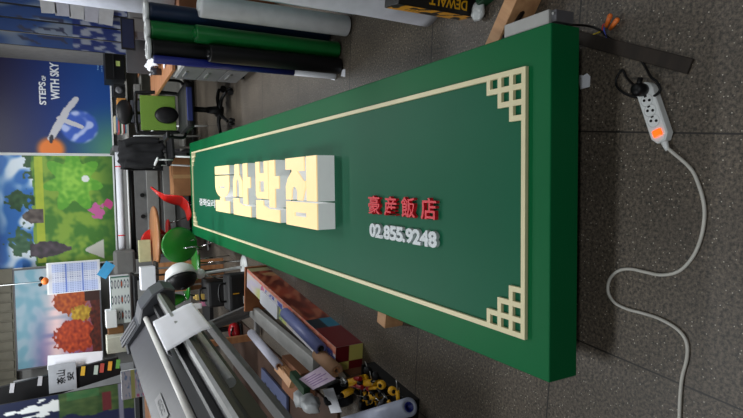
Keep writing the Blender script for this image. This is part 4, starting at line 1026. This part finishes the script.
b = MB(); b.box(-.018, .018, -.09, .07, 0, .03, bev=.003); b.cyl((0, -.07, .015), (0, -.12, .015), .012, 12); b.box(-.022, .022, -.04, .0, .03, .036)
tag(b.build('metal_cutter', M_alu, None, (p.x, p.y, .2), (0, 0, -.35)), 'silver metal cutter between kraft roll and yellow drill', 'cutter')
# tool tray with drills
P0 = at_z(340, 417, .1); P1 = at_z(404, 402, .1)
tr = thing('tool_tray', 'black open tray full of yellow and black tools beside the sign', 'tray', (-1.135, 2.72, 0), crz - math.pi / 2)
b = MB(); W2, D2 = .15, .25
b.box(-W2, W2, -D2, D2, 0, .02); b.box(-W2, -W2 + .015, -D2, D2, .02, .09); b.box(W2 - .015, W2, -D2, D2, .02, .07); b.box(-W2, W2, D2 - .015, D2, .02, .09); b.box(-W2, W2, -D2, -D2 + .015, .02, .07)
b.build('tray', M_black, tr)
def drill(label, loc, rot, s=1.0):
    t = thing('cordless_drill', label, 'drill', loc, 0, 'cordless drills in the tray'); t.rotation_euler = rot; t.scale = (s, s, s)
    b = MB(); b.cyl((0, -.02, .17), (0, .10, .17), .03, 18, .026); b.ball((0, -.025, .17), .031, n=2); b.build('motor_body', M_yellow, t)
    b = MB(); b.cyl((0, .10, .17), (0, .15, .17), .022, 16, .012); b.build('chuck', M_black, t)
    b = MB(); b.tube([(0, .0, .15), (0, -.01, .09), (0, -.02, .04)], lambda q: .02); b.build('handle', M_black, t)
    b = MB(); b.box(-.03, .03, -.06, .045, 0, .04, bev=.008); bt = b.build('battery', M_black, t)
    b = MB(); b.box(-.031, .031, -.04, .02, .012, .028); b.build('battery_band', M_yellow, bt)
    return t
def TP(x, y, z): q = at_z(x, y, z); return (q.x, q.y, z)
d1 = drill('large yellow and black drill lying at the far side of the tray', TP(358, 384, .08), (math.radians(75), 0, .5), .85)
specs = [((366, 404, .07), (math.radians(80), .2, 2.6), 1.0, 'yellow and black drill beside the white tube, tray front'), ((374, 400, .06), (math.radians(85), .4, 1.2), .9, 'drill in the middle of the tray, half buried'),
         ((386, 392, .06), (math.radians(90), 0, 3.6), .8, 'drill at the sign side of the tray'), ((372, 380, .07), (math.radians(80), .9, 4.6), .8, 'drill at the back corner of the tray near the checkered carton end')]
for (c_, ro, s_, lb) in specs:
    q = dup(d1, TP(*c_), 0, lb, ro); s_ *= .8; q.scale = (s_, s_, s_)
p = TP(352, 386, .15)
b = MB(); b.tube([(0, 0, 0), (.01, -.06, .01), (.0, -.14, .0)], lambda q: .010 + .004 * q); b.tube([(.02, .0, 0), (.045, -.06, .01), (.05, -.13, .0)], lambda q: .010 + .004 * q); b.ball((.01, .02, 0), .018, n=2); b.cyl((.01, .02, 0), (.012, .06, 0), .012, 8, .004)
tag(b.build('pliers', mat('dark red grip', (150, 24, 34), .4), None, p, (0, 0, .2)), 'pliers with dark red handles lying on the drills', 'pliers')
for k, (x, y, z, m_, lb) in enumerate([(383, 384, .12, M_yellow, 'yellow tape measure near the sign side of the tray'), (391, 390, .10, M_yellow, 'yellow tape measure at the tray corner closest to the sign'), (373, 376, .1, M_dark, 'dark spool at the back of the tray'), (366, 371, .1, M_dark, 'dark spool touching the checkered carton end'), (370, 388, .1, mat('red cap', (160, 40, 40), .4), 'small red spool between the drills')]):
    b = MB(); b.m(m_).lathe([(0, 0), (.020, 0), (.024, .006), (.024, .026), (.020, .032), (0, .032)], 20, Matrix.Rotation(.5 + k, 4, 'X')); b.m(M_black).lathe([(0, .030), (.013, .030), (.010, .036), (0, .036)], 16, Matrix.Rotation(.5 + k, 4, 'X'))
    tag(b.build('tape_measure' if m_ is M_yellow else 'spool', None, None, TP(x, y, z)), lb, 'tool')
rnd = random.Random(4)
for k in range(40):
    lx, ly = (rnd.random() - .5) * .20, (rnd.random() - .5) * .44; ca, sa = math.cos(crz - math.pi / 2), math.sin(crz - math.pi / 2)
    q = (tr.location.x + lx * ca - ly * sa, tr.location.y + lx * sa + ly * ca, .04 + rnd.random() * .05)
    a_ = rnd.random() * 6.28; L_ = .06 + rnd.random() * .06; b = MB(); mm = [M_black, M_dark, M_yellow, M_black, M_dgrey][k % 5]
    b.m(mm).cyl((0, 0, 0), (L_ * math.cos(a_), L_ * math.sin(a_), .02), .009, 10, .011); b.m(M_alu).cyl((L_ * math.cos(a_), L_ * math.sin(a_), .02), (1.7 * L_ * math.cos(a_), 1.7 * L_ * math.sin(a_), .034), .003, 6)
    tag(b.build('hand_tool', None, None, q), 'small screwdriver with a %s handle in the heap of the tool tray' % ['black', 'black rubber', 'yellow', 'black', 'grey'][k % 5], 'tool', 'screwdrivers heaped in the tool tray')
b = MB(); b.ball((0, 0, .08), .09, (.8, 1.1, .85)); b.ball((.03, .10, .07), .07, (.9, 1, .8)); b.tube([(-.05, -.05, .12), (-.02, .03, .18), (.04, .10, .10)], .012)
for v in b.bm.verts: v.co += Vector((nz(v.co.x, v.co.y, 22, 1), nz(v.co.y, v.co.z, 22, 2), nz(v.co.x, v.co.z, 22, 3))) * .02
q = at_z(341, 396, .08)
tag(b.build('cloth_pouch', mat('black cloth', (15, 15, 19), .9), None, (q.x, q.y, 0)), 'crumpled black cloth pouch on the floor between white card and tool tray', 'pouch')
# white tube along front
lay_roll('white_tube', 'white tube with blue end lying along the front of the tool tray', (344, 425), (409, 407), .048, mat('pale tube', (178, 184, 205), .4), .12, core=G_blue)
